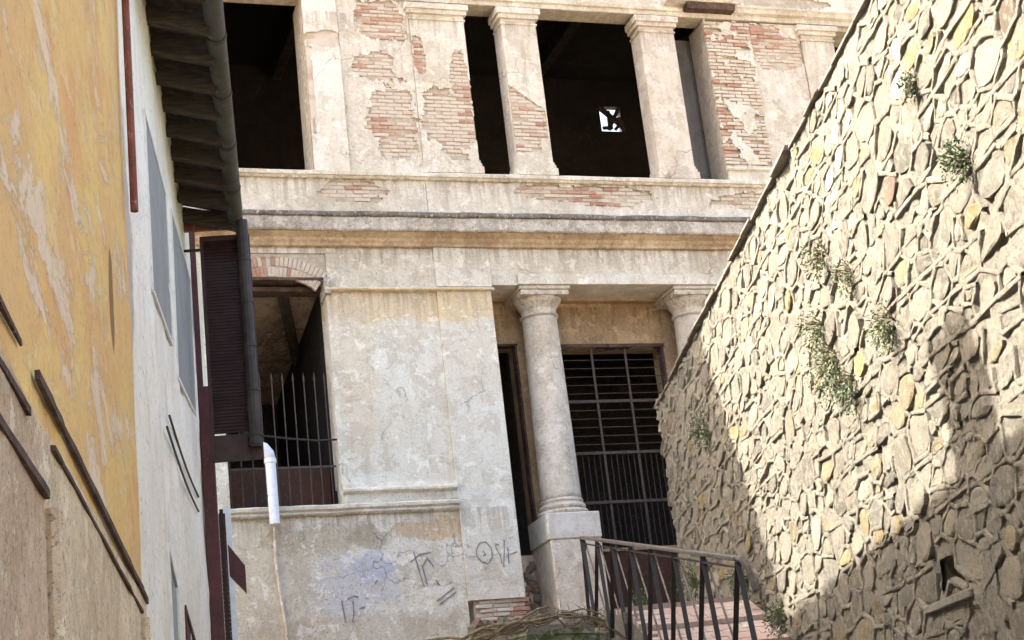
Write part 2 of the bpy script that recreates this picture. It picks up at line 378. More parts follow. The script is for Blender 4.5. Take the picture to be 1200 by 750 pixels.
# frame of the stone wall: x toward the viewer along the wall, y into the wall, z up
RO = Vector((1.78917592, 21.17145101, 0)); RRZ = R(-83.8)
stair = empty('brick_stair', RO, RRZ, kind='structure')
def stair_z(s):   # s = local x (toward the viewer)
    P = [(-4.2, 4.12), (1.5, 4.12), (3.54, 3.86), (5.0, 3.22), (12.2, 0.0)]
    for (a, za), (b_, zb) in zip(P, P[1:]):
        if s <= b_: return za + (zb - za) * (s - a) / (b_ - a)
    return 0.0
edges = [1.5]
while edges[-1] < 11.9: edges.append(edges[-1] + (1.0 if edges[-1] < 3.4 else .74))
def left_edge(x): return -1.42 + (x - 1.5) * .045
random.seed(2)
for i, (a, b_) in enumerate(zip(edges, edges[1:])):
    za, zb = stair_z(a), stair_z(b_) + .05
    le = left_edge(a)
    bb = B(); bb.hexa([(a + .002, le, min(za, zb) - 1.0), (b_ - .004, le, min(za, zb) - 1.0), (b_ - .004, -.03, min(za, zb) - 1.0), (a + .002, -.03, min(za, zb) - 1.0),
                       (a + .002, le, za - .05), (b_ - .004, le, zb - .05), (b_ - .004, -.03, zb - .05), (a + .002, -.03, za - .05)])
    stp = bb.build('step', 'mortar', stair, bevel=.008)
    # sloping tread of pink bricks laid flat
    nb = B(); x = a + .01; k = 0; sl_ = (zb - za) / (b_ - a)
    while x < b_ - .06:
        y = le + (.10 if k % 2 else 0)
        x2 = min(x + .115, b_ + .01)
        while y < -.12:
            y2 = min(y + .235, -.035); e1 = random.uniform(-.005, .005); z1, z2 = za + (x - a) * sl_, za + (x2 - a) * sl_
            nb.hexa([(x, y, z1 - .05), (x2, y, z2 - .05), (x2, y2, z2 - .05), (x, y2, z1 - .05), (x, y, z1 + e1), (x2, y, z2 + e1), (x2, y2, z2 + e1), (x, y2, z1 + e1)]); y += .24
        x += .12; k += 1
    nb.build('tread_paving', 'paving', stp)['kind'] = 'stuff'
b = B(); b.box(-2.0, 1.497, -2.2, -.03, 3.0, 4.07); b.build('landing_base', 'mortar', stair)
lb = B(); x = -2.0; k = 0
while x < 1.40:
    y = -2.2 + (.12 if k % 2 else 0)
    while y < -.2:
        lb.box(x + .004, x + .116, y + .004, y + .236, 4.05, 4.12 + random.uniform(-.006, .004)); y += .24
    x += .12; k += 1
lb.build('landing_paving', 'paving', stair)['kind'] = 'stuff'
# earth terrace held up by the wall
b = B()
b.hexa([(-2.2, .55, 2.0), (16, .55, 0), (16, 14, 0), (-2.2, 14, 2), (-2.2, .55, 6.6), (16, .55, 6.75), (16, 14, 7.2), (-2.2, 14, 7.2)])
o = b.build('terrace', 'ground', None); o.location = RO; o.rotation_euler = (0, 0, RRZ); tag(o, kind='structure')

# ================================================================== rubble stone wall
rw = empty('stone_wall', RO, RRZ, 'tall rubble stone retaining wall with sunlit face on the right of the stair', 'stone wall')
X0, X1, Z0, Z1 = -.14, 14.4, -.3, 7.0
def wtop(x): return 6.95 + .03 * x
HOLE = (9.35, 9.75, 2.98, 3.22)
# mortar face
b = B(); st = .04
nx = int((X1 - X0) / st); nz = int((7.4 - Z0) / st)
def my(x, z): return .001 + .020 * noise.noise(Vector((x * 1.7, z * 1.7, 0))) + .022 * noise.noise(Vector((x * 6, z * 6, 3))) + .016 * noise.noise(Vector((x * 14, z * 14, 5)))
for i in range(nx + 1):
    for k in range(nz + 1):
        x = X0 + (X1 - X0) * i / nx; zz = Z0 + (wtop(x) - Z0) * k / nz
        b.v.append((x, my(x, zz), zz))
for i in range(nx):
    for k in range(nz):
        x = X0 + (X1 - X0) * (i + .5) / nx; zz = Z0 + (wtop(x) - Z0) * (k + .5) / nz
        if HOLE[0] < x < HOLE[1] and HOLE[2] < zz < HOLE[3]: continue
        a = i * (nz + 1) + k; b.f.append((a, a + nz + 1, a + nz + 2, a + 1))
b.build('mortar', 'mortar', rw, smooth=True)
b = B(); b.hexa([(X0, .06, Z0), (HOLE[0], .06, Z0), (HOLE[0], .54, Z0), (X0, .54, Z0), (X0, .06, wtop(X0) - .01), (HOLE[0], .06, wtop(HOLE[0]) - .01), (HOLE[0], .54, wtop(HOLE[0]) - .01), (X0, .54, wtop(X0) - .01)])
b.hexa([(HOLE[1], .06, Z0), (X1, .06, Z0), (X1, .54, Z0), (HOLE[1], .54, Z0), (HOLE[1], .06, wtop(HOLE[1]) - .01), (X1, .06, wtop(X1) - .01), (X1, .54, wtop(X1) - .01), (HOLE[1], .54, wtop(HOLE[1]) - .01)])
b.hexa([(HOLE[0], .06, Z0), (HOLE[1], .06, Z0), (HOLE[1], .54, Z0), (HOLE[0], .54, Z0), (HOLE[0], .06, HOLE[2]), (HOLE[1], .06, HOLE[2]), (HOLE[1], .54, HOLE[2]), (HOLE[0], .54, HOLE[2])])
b.hexa([(HOLE[0], .06, HOLE[3]), (HOLE[1], .06, HOLE[3]), (HOLE[1], .54, HOLE[3]), (HOLE[0], .54, HOLE[3]), (HOLE[0], .06, 7.15), (HOLE[1], .06, 7.15), (HOLE[1], .54, 7.15), (HOLE[0], .54, 7.15)])
b.build('core', 'mortar', rw)
# stones: power-diagram cells
random.seed(11)
AX = 1.5
class Cell: pass
pts = []; grid = {}
def near(x, z, r):
    gx, gz = int(x // .3), int(z // .3)
    for i in range(gx - 1, gx + 2):
        for k in range(gz - 1, gz + 2):
            for p in grid.get((i, k), ()): yield p
tries = 0
for phase, (rmin, rmax, nt_) in enumerate(((.12, .16, 900), (.08, .115, 12000), (.048, .07, 26000))):
    for t in range(nt_):
        x = random.uniform((X0 - .2) / AX, (X1 + .2) / AX); z = random.uniform(Z0 - .2, 7.6)
        r = random.uniform(rmin, rmax)
        if all((x - p[0]) ** 2 + (z - p[1]) ** 2 > ((r + p[2]) * .93) ** 2 for p in near(x, z, r)):
            p = (x, z, r); pts.append(p); grid.setdefault((int(x // .3), int(z // .3)), []).append(p)
def clip(poly, nx_, nz_, d):
    out = []
    for i in range(len(poly)):
        a = poly[i]; c = poly[(i + 1) % len(poly)]
        da = a[0] * nx_ + a[1] * nz_ - d; dc = c[0] * nx_ + c[1] * nz_ - d
        if da <= 0: out.append(a)
        if (da < 0 < dc) or (dc < 0 < da):
            t = da / (da - dc); out.append((a[0] + (c[0] - a[0]) * t, a[1] + (c[1] - a[1]) * t))
    return out
MW = Matrix.Translation(RO) @ Matrix.Rotation(RRZ, 4, 'Z')
camI = (Matrix.Translation((0, 0, 1.6)) @ CM.to_4x4()).inverted()
def pix(p, mw=MW):
    q = camI @ (mw @ Vector(p)); return (600 + 1950 * q.x / -q.z, 375 - 1950 * q.y / -q.z) if q.z < -.1 else (-999, -999)
TONES = [((.60, .55, .46), 12), ((.68, .62, .50), 10), ((.56, .53, .46), 9), ((.42, .39, .34), 6), ((.66, .55, .36), 3), ((.68, .54, .28), 1.6), ((.72, .68, .58), 3), ((.50, .38, .30), .8)]
stones = []
rows = [Z0 - .3]
while rows[-1] < 7.8: rows.append(rows[-1] + random.choice((.20, .26, .30, .36, .44)))
def row_wave(x, k): return .055 * noise.noise(Vector((x * .7, k * 3.1, 0))) + .025 * noise.noise(Vector((x * 2.3, k * 5.1, 4)))
def row_of(x, z):
    k = 0
    while k < len(rows) - 2 and z > rows[k + 1] + row_wave(x, k + 1): k += 1
    return k
for (px_, pz_, pr) in pts:
    poly = [(px_ - .25, pz_ - .25), (px_ + .25, pz_ - .25), (px_ + .25, pz_ + .25), (px_ - .25, pz_ + .25)]
    gx, gz = int(px_ // .3), int(pz_ // .3)
    for i in range(gx - 2, gx + 3):
        for k in range(gz - 2, gz + 3):
            for q in grid.get((i, k), ()):
                if q[0] == px_ and q[1] == pz_: continue
                dx, dz = q[0] - px_, q[1] - pz_; d2 = dx * dx + dz * dz
                if d2 > .5: continue
                D = math.sqrt(d2); ux, uz = dx / D, dz / D
                m = (d2 + pr * pr - q[2] * q[2]) / (2 * D)
                poly = clip(poly, ux, uz, ux * px_ + uz * pz_ + m)
                if not poly: break
    if len(poly) >= 3 and noise.noise(Vector((px_ * .8, pz_ * .8, 77))) < .22:
        k = row_of(px_ * AX, pz_); zt_ = rows[k + 1] + row_wave(px_ * AX, k + 1); zb_ = rows[k] + row_wave(px_ * AX, k)
        sl1 = (row_wave(px_ * AX + .1, k + 1) - row_wave(px_ * AX - .1, k + 1)) / .2 * AX
        poly = clip(poly, -sl1, 1, zt_ - sl1 * px_)
        if len(poly) >= 3:
            sl2 = (row_wave(px_ * AX + .1, k) - row_wave(px_ * AX - .1, k)) / .2 * AX
            poly = clip(poly, sl2, -1, -(zb_ - sl2 * px_))
    if len(poly) < 3: continue
    poly = [(x * AX, z) for x, z in poly]
    cx = sum(p[0] for p in poly) / len(poly); cz = sum(p[1] for p in poly) / len(poly)
    A = 0
    for i in range(len(poly)):
        a = poly[i]; c = poly[(i + 1) % len(poly)]; A += a[0] * c[1] - c[0] * a[1]
    A = abs(A) / 2
    if A < .005 or cz < Z0 + .05 or cx < X0 - .02 or cx > X1 or cz > wtop(cx) - .07: continue
    if HOLE[0] - .1 < cx < HOLE[1] + .1 and HOLE[2] - .06 < cz < HOLE[3] + .06: continue
    stones.append((cx, cz, poly, A))
def stone_geo(cx, cz, poly, A):
    n = 10; gap = random.uniform(.006, .018)
    P_ = [poly[0]]
    for q in poly[1:]:
        if math.hypot(q[0] - P_[-1][0], q[1] - P_[-1][1]) > .018: P_.append(q)
    while len(P_) > n:   # drop the shortest edge
        k = min(range(len(P_)), key=lambda i: math.hypot(P_[i][0] - P_[i - 1][0], P_[i][1] - P_[i - 1][1])); P_.pop(k)
    while len(P_) < n:
        k = max(range(len(P_)), key=lambda i: math.hypot(P_[i][0] - P_[i - 1][0], P_[i][1] - P_[i - 1][1]))
        a, c = P_[k - 1], P_[k]; t = random.uniform(.35, .65); bow = random.uniform(-.008, .006)
        mx, mz = a[0] + (c[0] - a[0]) * t, a[1] + (c[1] - a[1]) * t; L = math.hypot(mx - cx, mz - cz) + 1e-6
        P_.insert(k, (mx + (mx - cx) / L * bow, mz + (mz - cz) / L * bow))
    ring = []
    for (x, z) in P_:
        L = math.hypot(x - cx, z - cz) + 1e-6; f_ = max(.25, (L - gap * random.uniform(.8, 1.9)) / L); ring.append((cx + (x - cx) * f_, cz + (z - cz) * f_))
    rd = random.uniform(.3, .8)
    ring = [((1 - rd) * ring[i][0] + rd * .5 * (ring[i - 1][0] + ring[(i + 1) % n][0]), (1 - rd) * ring[i][1] + rd * .5 * (ring[i - 1][1] + ring[(i + 1) % n][1])) for i in range(n)]
    pr = random.uniform(.002, .020); tx, tz = random.uniform(-.10, .10), random.uniform(-.06, .18)
    v = []; f = []
    for k, (sc_, yy) in enumerate(((1.02, .03), (.975, -pr * .8), (.80, -pr * 1.1))):
        for (x, z) in ring:
            X = cx + (x - cx) * sc_; Z = cz + (z - cz) * sc_
            dy = (X - cx) * tx + (Z - cz) * tz if k else 0
            v.append((X, yy + dy + (random.uniform(-.006, .006) if k else 0), Z))
    v.append((cx + random.uniform(-.02, .02), -pr * 1.15 + random.uniform(-.008, .008), cz + random.uniform(-.02, .02)))
    for k in range(2):
        for j in range(n):
            a = k * n + j; c = k * n + (j + 1) % n; f.append((a, c, c + n, a + n))
    for j in range(n): f.append((2 * n + j, 2 * n + (j + 1) % n, 3 * n))
    return v, f
def tone(cx, cz):
    r = random.uniform(0, sum(w_ for _, w_ in TONES)); t = None
    for c, w_ in TONES:
        r -= w_
        if r <= 0: t = c; break
    for (wx, wz, wr) in ((9.0, 6.70, .22), (8.55, 6.4, .2), (10.45, 6.6, .2), (8.3, 6.15, .14)):
        if abs(cx - wx) < wr and abs(cz - wz) < wr: t = (1.7, 1.65, 1.55)
    k = random.uniform(.78, 1.16)
    return tuple(min(1.3, v * k * .57) for v in t)
vis = []
for s_ in stones:
    p = [pix((x, 0, z)) for x, z in s_[2]]
    a = 0
    for i in range(len(p)):
        q = p[(i + 1) % len(p)]; a += p[i][0] * q[1] - q[0] * p[i][1]
    inn = pix((s_[0], 0, s_[1])); ok = -20 < inn[0] < 1220 and -20 < inn[1] < 770
    vis.append((abs(a) if ok else 0, s_))
vis.sort(key=lambda t: -t[0])
sm = bpy.data.materials['rubble_stone']
def make_stone_mesh(lst, name):
    V = []; F = []; cols = []
    for s_ in lst:
        v, f = stone_geo(*s_); i0 = len(V); V += v; F += [tuple(i0 + q for q in ff) for ff in f]; t = tone(s_[0], s_[1]); cols += [t] * len(v)
    me = bpy.data.meshes.new(name); me.from_pydata(V, [], F); me.update()
    ca = me.color_attributes.new('tone', 'FLOAT_COLOR', 'POINT')
    for i, c in enumerate(cols): ca.data[i].color = (c[0], c[1], c[2], 1)
    for p in me.polygons: p.use_smooth = False
    bm = bmesh.new(); bm.from_mesh(me); bmesh.ops.recalc_face_normals(bm, faces=bm.faces); bm.to_mesh(me); bm.free()
    return link(name, me, 'stone', rw)
for a, s_ in vis[:300]: make_stone_mesh([s_], 'stone')
make_stone_mesh([s_ for a, s_ in vis[300:]], 'stone_course')['kind'] = 'stuff'
# ribbon pointing: raised mortar ridges along many of the joints
random.seed(17); rb = B(); seen = set()
for (cx, cz, poly, A) in stones:
    for i in range(len(poly)):
        a = poly[i]; c = poly[(i + 1) % len(poly)]; L = math.hypot(a[0] - c[0], a[1] - c[1])
        key = (round((a[0] + c[0]) * 40), round((a[1] + c[1]) * 40))
        if key in seen or L < .03: continue
        seen.add(key)
        if noise.noise(Vector((cx * 1.3, cz * 1.3, 40))) + random.uniform(-.5, .5) < -.22: continue
        nx_, nz_ = -(c[1] - a[1]) / L, (c[0] - a[0]) / L; i0 = len(rb.v); m = 3
        for k in range(m + 1):
            t = k / m * 1.12 - .06; x = a[0] + (c[0] - a[0]) * t; z = a[1] + (c[1] - a[1]) * t
            w2 = .019 + .014 * noise.noise(Vector((x * 9, z * 9, 2))); h_ = -.019 - .013 * noise.noise(Vector((x * 7, z * 7, 9)))
            rb.v += [(x - nx_ * w2 * 1.5, .02, z - nz_ * w2 * 1.5), (x - nx_ * w2 * .8, h_ + random.uniform(-.004, .004), z - nz_ * w2 * .8), (x + nx_ * w2 * .8, h_ + random.uniform(-.004, .006), z + nz_ * w2 * .8), (x + nx_ * w2 * 1.5, .02, z + nz_ * w2 * 1.5)]
        for k in range(m):
            q = i0 + k * 4
            for j in range(3): rb.f.append((q + j, q + j + 1, q + 5 + j, q + 4 + j))
rb.build('pointing', 'pointing', rw, smooth=True)['kind'] = 'stuff'
# coping slabs
random.seed(5); x = X0 - .05
while x < X1:
    L_ = random.uniform(.35, .7); zt = wtop(x + L_ / 2)
    o0, t0 = random.uniform(-.075, -.035), random.uniform(.03, .055)
    bb = B(); bb.hexa([(x, o0, zt + .0), (x + L_ - .01, o0 + random.uniform(-.015, .015), zt + .01), (x + L_ - .01, .6, zt + .03), (x, .6, zt + .02),
                       (x, o0 + .01, zt + t0), (x + L_ - .01, o0 + .01, zt + t0 + .012), (x + L_ - .01, .6, zt + t0 + .03), (x, .6, zt + t0 + .02)])
    bb.build('coping_slab', 'slate', rw, bevel=.006); x += L_
# drain hole with ledge
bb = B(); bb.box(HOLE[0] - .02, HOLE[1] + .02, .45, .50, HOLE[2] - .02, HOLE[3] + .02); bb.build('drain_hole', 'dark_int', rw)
bb = B(); bb.hexa([(HOLE[0] - .35, -.05, 2.90), (HOLE[1] + .25, -.05, 2.88), (HOLE[1] + .25, .05, 2.88), (HOLE[0] - .35, .05, 2.92), (HOLE[0] - .35, -.04, 2.965), (HOLE[1] + .25, -.04, 2.95), (HOLE[1] + .25, .05, 2.96), (HOLE[0] - .35, .05, 2.97)])
bb.build('drain_ledge', 'mortar', rw, bevel=.012)
# broken masonry lump on the far top end of the wall
random.seed(3)
for (lx, lz, lr) in ((-.16, 6.86, .13), (-.20, 6.70, .11), (-.05, 6.98, .12), (-.17, 6.55, .10), (-.16, 6.38, .09), (.06, 7.02, .09), (-.2, 7.0, .08)):
    bm = bmesh.new(); bmesh.ops.create_icosphere(bm, subdivisions=1, radius=lr)
    for v in bm.verts: v.co *= random.uniform(.78, 1.12); v.co.y *= 1.5
    bmesh.ops.translate(bm, verts=bm.verts, vec=(lx, .12, lz))
    me = bpy.data.meshes.new('broken_stone'); bm.to_mesh(me); bm.free(); ca = me.color_attributes.new('tone', 'FLOAT_COLOR', 'POINT')
    for d_ in ca.data: d_.color = (.62, .58, .50, 1)
    link('broken_stone', me, 'stone', rw)

# ================================================================== old villa facade
FO = Vector((0.47549734, 23.24047007, 0)); FRZ = R(20)
MF = Matrix.Translation(FO) @ Matrix.Rotation(FRZ, 4, 'Z')
va = empty('old_villa', FO, FRZ, 'derelict villa with peeling plaster, columns and empty dark openings across the alley end', 'building')
def P(name, b, mat, par=va, **k): return b.build(name, mat, par, **k)
# ---- main walls (thickness real)
H = 16.1
# lower left wall, z up to sill
P('wall', wall_grid(B(), -16, -1.603, 2.6, 6.19, .03, thick=.45), 'lower')
P('wall', wall_grid(B(), -16, -4.75, 6.19, 9.6, .03, thick=.45), 'lower')
P('wall', wall_grid(B(), -3.22, -1.603, 6.62, 9.40, .04, thick=.38), 'panel')
P('pilaster', wall_grid(B(), -1.60, -.78, 4.93, 9.40, 0.0, thick=.42), 'panel')
# frieze & band between arches
P('frieze', wall_grid(B(), -16, -1.60, 9.98, 10.12, .02, thick=.5), 'plaster')
P('frieze', wall_grid(B(), -3.19, -1.60, 9.47, 9.977, .02, thick=.5), 'plaster')
P('frieze', wall_grid(B(), -16, -4.75, 9.6, 9.977, .02, thick=.5), 'plaster')
P('frieze', wall_grid(B(), -1.597, -.76, 9.47, 10.12, -.012, thick=.5), 'plaster')
P('architrave', wall_grid(B(), -.757, 9.5, 9.50, 10.12, .01, thick=.6), 'plaster')
# thin ragged plaster fascia along the bottom of the architrave
b = B(); n = 150
for i in range(n + 1):
    x = -.35 + (5.2) * i / n; zt = 9.66 + .035 * fbm(x, 0, 2.2, 4, 3) + .02 * fbm(x, 1, 9, 2, 3)
    b.v += [(x, -.03, 9.503), (x, -.03, zt), (x, .008, zt), (x, .008, 9.503)]
for i in range(n):
    a = i * 4
    for j in range(4): b.f.append((a + j, a + (j + 1) % 4, a + 4 + (j + 1) % 4, a + 4 + j))
P('architrave_fascia', b, 'panel')
# cap string over the panel and pilaster
b = B(); b.prof(-3.25, -.74, [(.04, 9.395), (-.035, 9.405), (-.05, 9.42), (-.05, 9.435), (-.02, 9.455), (.04, 9.465)], amp=.004); P('string_course', b, 'panel')
# cornice
b = B(); b.prof(-16, 9.5, [(.0, 10.06), (-.05, 10.075), (-.06, 10.11), (-.09, 10.14), (-.10, 10.18), (-.19, 10.23), (-.205, 10.235), (.0, 10.235)], step=.1, amp=.005); P('bed_moulding', b, 'cornice_under')
b = B(); b.prof(-16, 9.5, [(.02, 10.238), (-.235, 10.238), (-.25, 10.26), (-.25, 10.43), (-.26, 10.437), (.02, 10.437)], step=.08, amp=.010); P('cornice', b, 'cornice')
b = B(); b.prof(-16, 9.5, [(.02, 10.445), (-.265, 10.445), (-.28, 10.46), (-.275, 10.505), (-.24, 10.53), (.02, 10.60)], step=.08, amp=.012); P('cornice_lip', b, 'grime')
# parapet band core
P('parapet', wall_grid(B(), -16, 9.5, 10.55, 11.19, .045, thick=.4), 'backing')
# upper sill moulding
b = B(); b.prof(-16, 9.5, [(.02, 11.13), (-.03, 11.13), (-.05, 11.16), (-.075, 11.17), (-.08, 11.215), (-.05, 11.24), (.4, 11.25), (.4, 11.13)], step=.1, amp=.006); P('sill_moulding', b, 'plaster')
# ---- bricks, plaster skins
random.seed(21)
BRW, BRH = .245, .062
bvars = []
for k in range(14):
    bb = B(); j = lambda: random.uniform(-.006, .006)
    w2, h2 = BRW / 2 - .006, BRH / 2 - .005
    bb.hexa([(-w2 + j(), j(), -h2 + j() * .5), (w2 + j(), j(), -h2 + j() * .5), (w2, .05, -h2), (-w2, .05, -h2), (-w2 + j(), j(), h2 + j() * .5), (w2 + j(), j(), h2 + j() * .5), (w2, .05, h2), (-w2, .05, h2)])
    me = bpy.data.meshes.new('brick'); me.from_pydata(bb.v, [], bb.f); me.update()
    bm = bmesh.new(); bm.from_mesh(me); bmesh.ops.recalc_face_normals(bm, faces=bm.faces); bmesh.ops.bevel(bm, geom=[e for e in bm.edges if abs(e.verts[0].co.y) < .02 and abs(e.verts[1].co.y) < .02], offset=.006, segments=1, affect='EDGES'); bm.to_mesh(me); bm.free()
    me.materials.append(M['brick' if k < 9 else 'redbrick']); bvars.append(me)
brick_n = [0]; extra = B(); extra_red = B()
REDS = ((-2.05, 14.2, .45, .55), (-1.52, 13.1, .14, .35), (3.9, 13.95, 1.3, .28), (3.45, 12.2, .12, .9), (1.2, 10.95, .9, .3), (-2.15, 11.95, .22, .22), (-.8, 4.9, .25, .5), (-4.2, 9.85, .3, .2), (-2.2, 10.75, .3, .12), (-.8, 12.3, .1, .5))
def brick_at(x, y, z, ang=0.0, sx=1.0, par=va):
    red = any(((x - e[0]) / e[2]) ** 2 + ((z - e[1]) / e[3]) ** 2 < 1 for e in REDS) and random.random() < .5 or random.random() < .05
    me = random.choice(bvars[9:] if red else bvars[:9])
    if brick_n[0] < 300:
        o = bpy.data.objects.new('brick', me); C.objects.link(o); o.parent = par; o.location = (x, y, z); o.rotation_euler = (0, ang, 0); o.scale = (sx, 1, 1); brick_n[0] += 1
    else:
        ex = extra_red if red else extra; i0 = len(ex.v); m = Matrix.Translation((x, y, z)) @ Matrix.Rotation(ang, 4, 'Y') @ Matrix.Diagonal((sx, 1, 1, 1))
        ex.v += [tuple(m @ v.co) for v in me.vertices]; ex.f += [tuple(i0 + q for q in p.vertices) for p in me.polygons]
def brick_region(x0, x1, z0, z1, y, bare, skip=.08):
    r = int(z0 / BRH)
    while (r + .5) * BRH < z1:
        z = (r + .5) * BRH
        if z > z0 + .02:
            x = x0 + (BRW / 2 if r % 2 else 0)
            if r % 2: # half brick at the start
                if bare(x0 + BRW / 4, z) and random.random() > skip: brick_at(x0 + BRW / 4, y + random.uniform(-.006, .01), z, 0, .48)
            while x + .03 < x1:
                wd = min(BRW, x1 - x); cx = x + wd / 2
                if (bare(cx, z) or bare(cx - .09, z) or bare(cx + .09, z)) and random.random() > skip:
                    brick_at(cx, y + random.uniform(-.008, .012), z, random.uniform(-.012, .012), wd / BRW)
                x += BRW
        r += 1
def skin(name, x0, x1, z0, z1, y, bare, mat, cell=.022, th=.022):
    nx = max(1, int((x1 - x0) / cell)); nz = max(1, int((z1 - z0) / cell)); b = B(); idx = {}
    def vt(i, k, bk):
        if (i, k, bk) not in idx:
            x = x0 + (x1 - x0) * i / nx; z = z0 + (z1 - z0) * k / nz
            jx = 0 if i in (0, nx) else .4 * cell * noise.noise(Vector((x * 31, z * 31, 1))) * 2; jz = 0 if k in (0, nz) else .4 * cell * noise.noise(Vector((x * 31, z * 31, 8))) * 2
            yy = y + .007 * noise.noise(Vector((x * 2.1, z * 2.1, 2))) + .003 * noise.noise(Vector((x * 9, z * 9, 2)))
            idx[i, k, bk] = len(b.v); b.v.append((x + jx, yy + (th if bk else 0), z + jz))
        return idx[i, k, bk]
    S = {}
    for i in range(nx):
        for k in range(nz): S[i, k] = not bare(x0 + (x1 - x0) * (i + .5) / nx, z0 + (z1 - z0) * (k + .5) / nz)
    for (i, k), ok in S.items():
        if not ok: continue
        b.f.append((vt(i, k, 0), vt(i + 1, k, 0), vt(i + 1, k + 1, 0), vt(i, k + 1, 0)))
        for (di, dk, p, q) in ((-1, 0, (i, k), (i, k + 1)), (1, 0, (i + 1, k), (i + 1, k + 1)), (0, -1, (i, k), (i + 1, k)), (0, 1, (i, k + 1), (i + 1, k + 1))):
            if not S.get((i + di, k + dk), False): b.f.append((vt(*p, 0), vt(*q, 0), vt(*q, 1), vt(*p, 1)))
    return P(name, b, mat)
def ells(E, seed, amp=.55, s=2.2):
    def f(x, z):
        m = min(math.hypot((x - e[0]) / e[2], (z - e[1]) / e[3]) for e in E)
        return m + amp * fbm(x, z, s, 5, seed) + .25 * fbm(x, z, 9, 3, seed + 5) < 1
    return f
# pier between left opening and first slot
b = B(); b.box(-3.25, -1.6, .06, .6, 11.245, 14.12); P('pier', b, 'backing')
b = B(); b.box(-1.597, -.73, .03, .6, 11.245, 14.0); P('pilaster_core', b, 'backing')
f1 = ells([(-2.0, 12.15, .36, .6), (-2.05, 13.8, .36, .4), (-1.95, 11.75, .32, .3), (-2.2, 13.0, .34, .25)], 4.0, .9, 3.2)
brick_region(-2.69, -1.61, 11.26, 14.1, .046, f1)
skin('plaster_skin', -2.71, -1.6, 11.25, 14.12, .03, f1, 'plaster')
f2 = ells([(-2.95, 13.4, .3, .14), (-3.2, 12.6, .05, .8)], 9.0, .5)
b = B(); b.box(-3.23, -2.72, .022, .058, 11.25, 14.12); P('strip_core', b, 'brick')
skin('plaster_skin', -3.245, -2.72, 11.25, 14.12, 0.0, f2, 'panel')
f3 = ells([(-1.1, 12.1, .42, .6), (-1.5, 13.2, .10, .35), (-.9, 12.8, .15, .5)], 14.0, .8, 3.2)
brick_region(-1.585, -.735, 11.5, 13.85, .016, f3)
skin('plaster_skin', -1.597, -.73, 11.25, 13.9, 0.0, f3, 'plaster')
# pillars
def pillar(x0, x1, f, y0=0.0, dep=.36, mat='plaster'):
    b = B(); b.box(x0 + .002, x1 - .002, y0 + .028, y0 + dep, 11.245, 13.95); P('pillar_core', b, 'backing' if f else mat)
    if f:
        brick_region(x0 + .01, x1 - .01, 11.5, 13.85, y0 + .013, f); skin('plaster_skin', x0, x1, 11.25, 13.9, y0, f, mat)
        b = B(); wall_grid(b, x0 - .006, x0 + .006, 11.25, 13.9, y0 + .03, thick=dep - .04); P('pillar_side', b, mat)
    else: 
        b = B(); b.prof(x0, x1, [(y0, 11.25), (y0 + .03, 11.25), (y0 + .03, 13.9), (y0, 13.9)], amp=.004); P('pillar_face', b, mat)
    for (d, za, zb) in ((.0, 13.80, 13.83), (.045, 13.90, 13.97), (.075, 13.97, 14.07), (.05, 11.25, 11.36), (.03, 11.36, 11.42), (.015, 11.42, 11.47)):
        if d == 0: d = .018
        b = B(); b.prof(x0 - d, x1 + d, [(y0 - d, za), (y0 - d, zb), (y0 + dep + .0, zb), (y0 + dep, za)], amp=.004, step=.1); P('capital_moulding' if za > 12 else 'base_moulding', b, mat)
f4 = ells([(.25, 12.25, .45, .55), (.1, 11.9, .3, .3)], 22.0, .25)
def f4b(x, z): return z < 12.75 - (x + .1) * .75 + .05 * fbm(x, z, 6, 3, 1) and z > 11.62 + .1 * fbm(x, z, 5, 3, 2) + (.25 if x > .3 else 0) and x < .43
pillar(-.12, .45, f4b)
pillar(2.21, 2.81, None, mat='column')
for (d, za, zb) in ((.02, 13.80, 13.83), (.045, 13.90, 13.97), (.075, 13.97, 14.06), (.05, 11.25, 11.36), (.03, 11.36, 11.42), (.015, 11.42, 11.47)):
    for (x0, x1) in ((-1.59, -.73), (5.12, 5.72)):
        b = B(); b.prof(x0 - d, x1 + d, [(-d, za), (-d, zb), (.1, zb), (.1, za)], amp=.004, step=.1); P('capital_moulding' if za > 12 else 'base_moulding', b, 'plaster')
# brick pier, panel, pilaster on the right
b = B(); b.box(3.39, 5.12, .06, .6, 11.245, 14.1); b.box(5.13, 5.72, .03, .55, 11.245, 14.0); P('pier', b, 'backing')
b = B(); b.box(5.72, 9.5, .06, .6, 14.05, 14.2); P('pier', b, 'backing')
f5 = lambda x, z: fbm(x, z, 3, 4, 31) < .10 and z > 11.5
brick_region(3.38, 4.2, 11.3, 14.1, .012, f5)
skin('plaster_skin', 3.38, 4.2, 11.25, 14.1, 0.0, f5, 'plaster')
f6 = ells([(4.45, 13.75, .4, .35), (4.6, 13.35, .35, .12), (4.9, 13.6, .25, .3)], 37.0, .5)
brick_region(4.22, 5.1, 12.6, 14.1, .045, f6)
skin('thin_plaster_skin', 4.203, 5.12, 11.25, 14.1, .035, f6, 'column')
skin('plaster_skin', 5.123, 5.72, 11.25, 14.0, 0.0, lambda x, z: False, 'column')
b = B(); b.prof(3.36, 5.75, [(-.03, 11.42), (-.045, 11.44), (-.03, 11.47), (.02, 11.47), (.02, 11.42)], amp=.004); P('base_moulding', b, 'plaster')
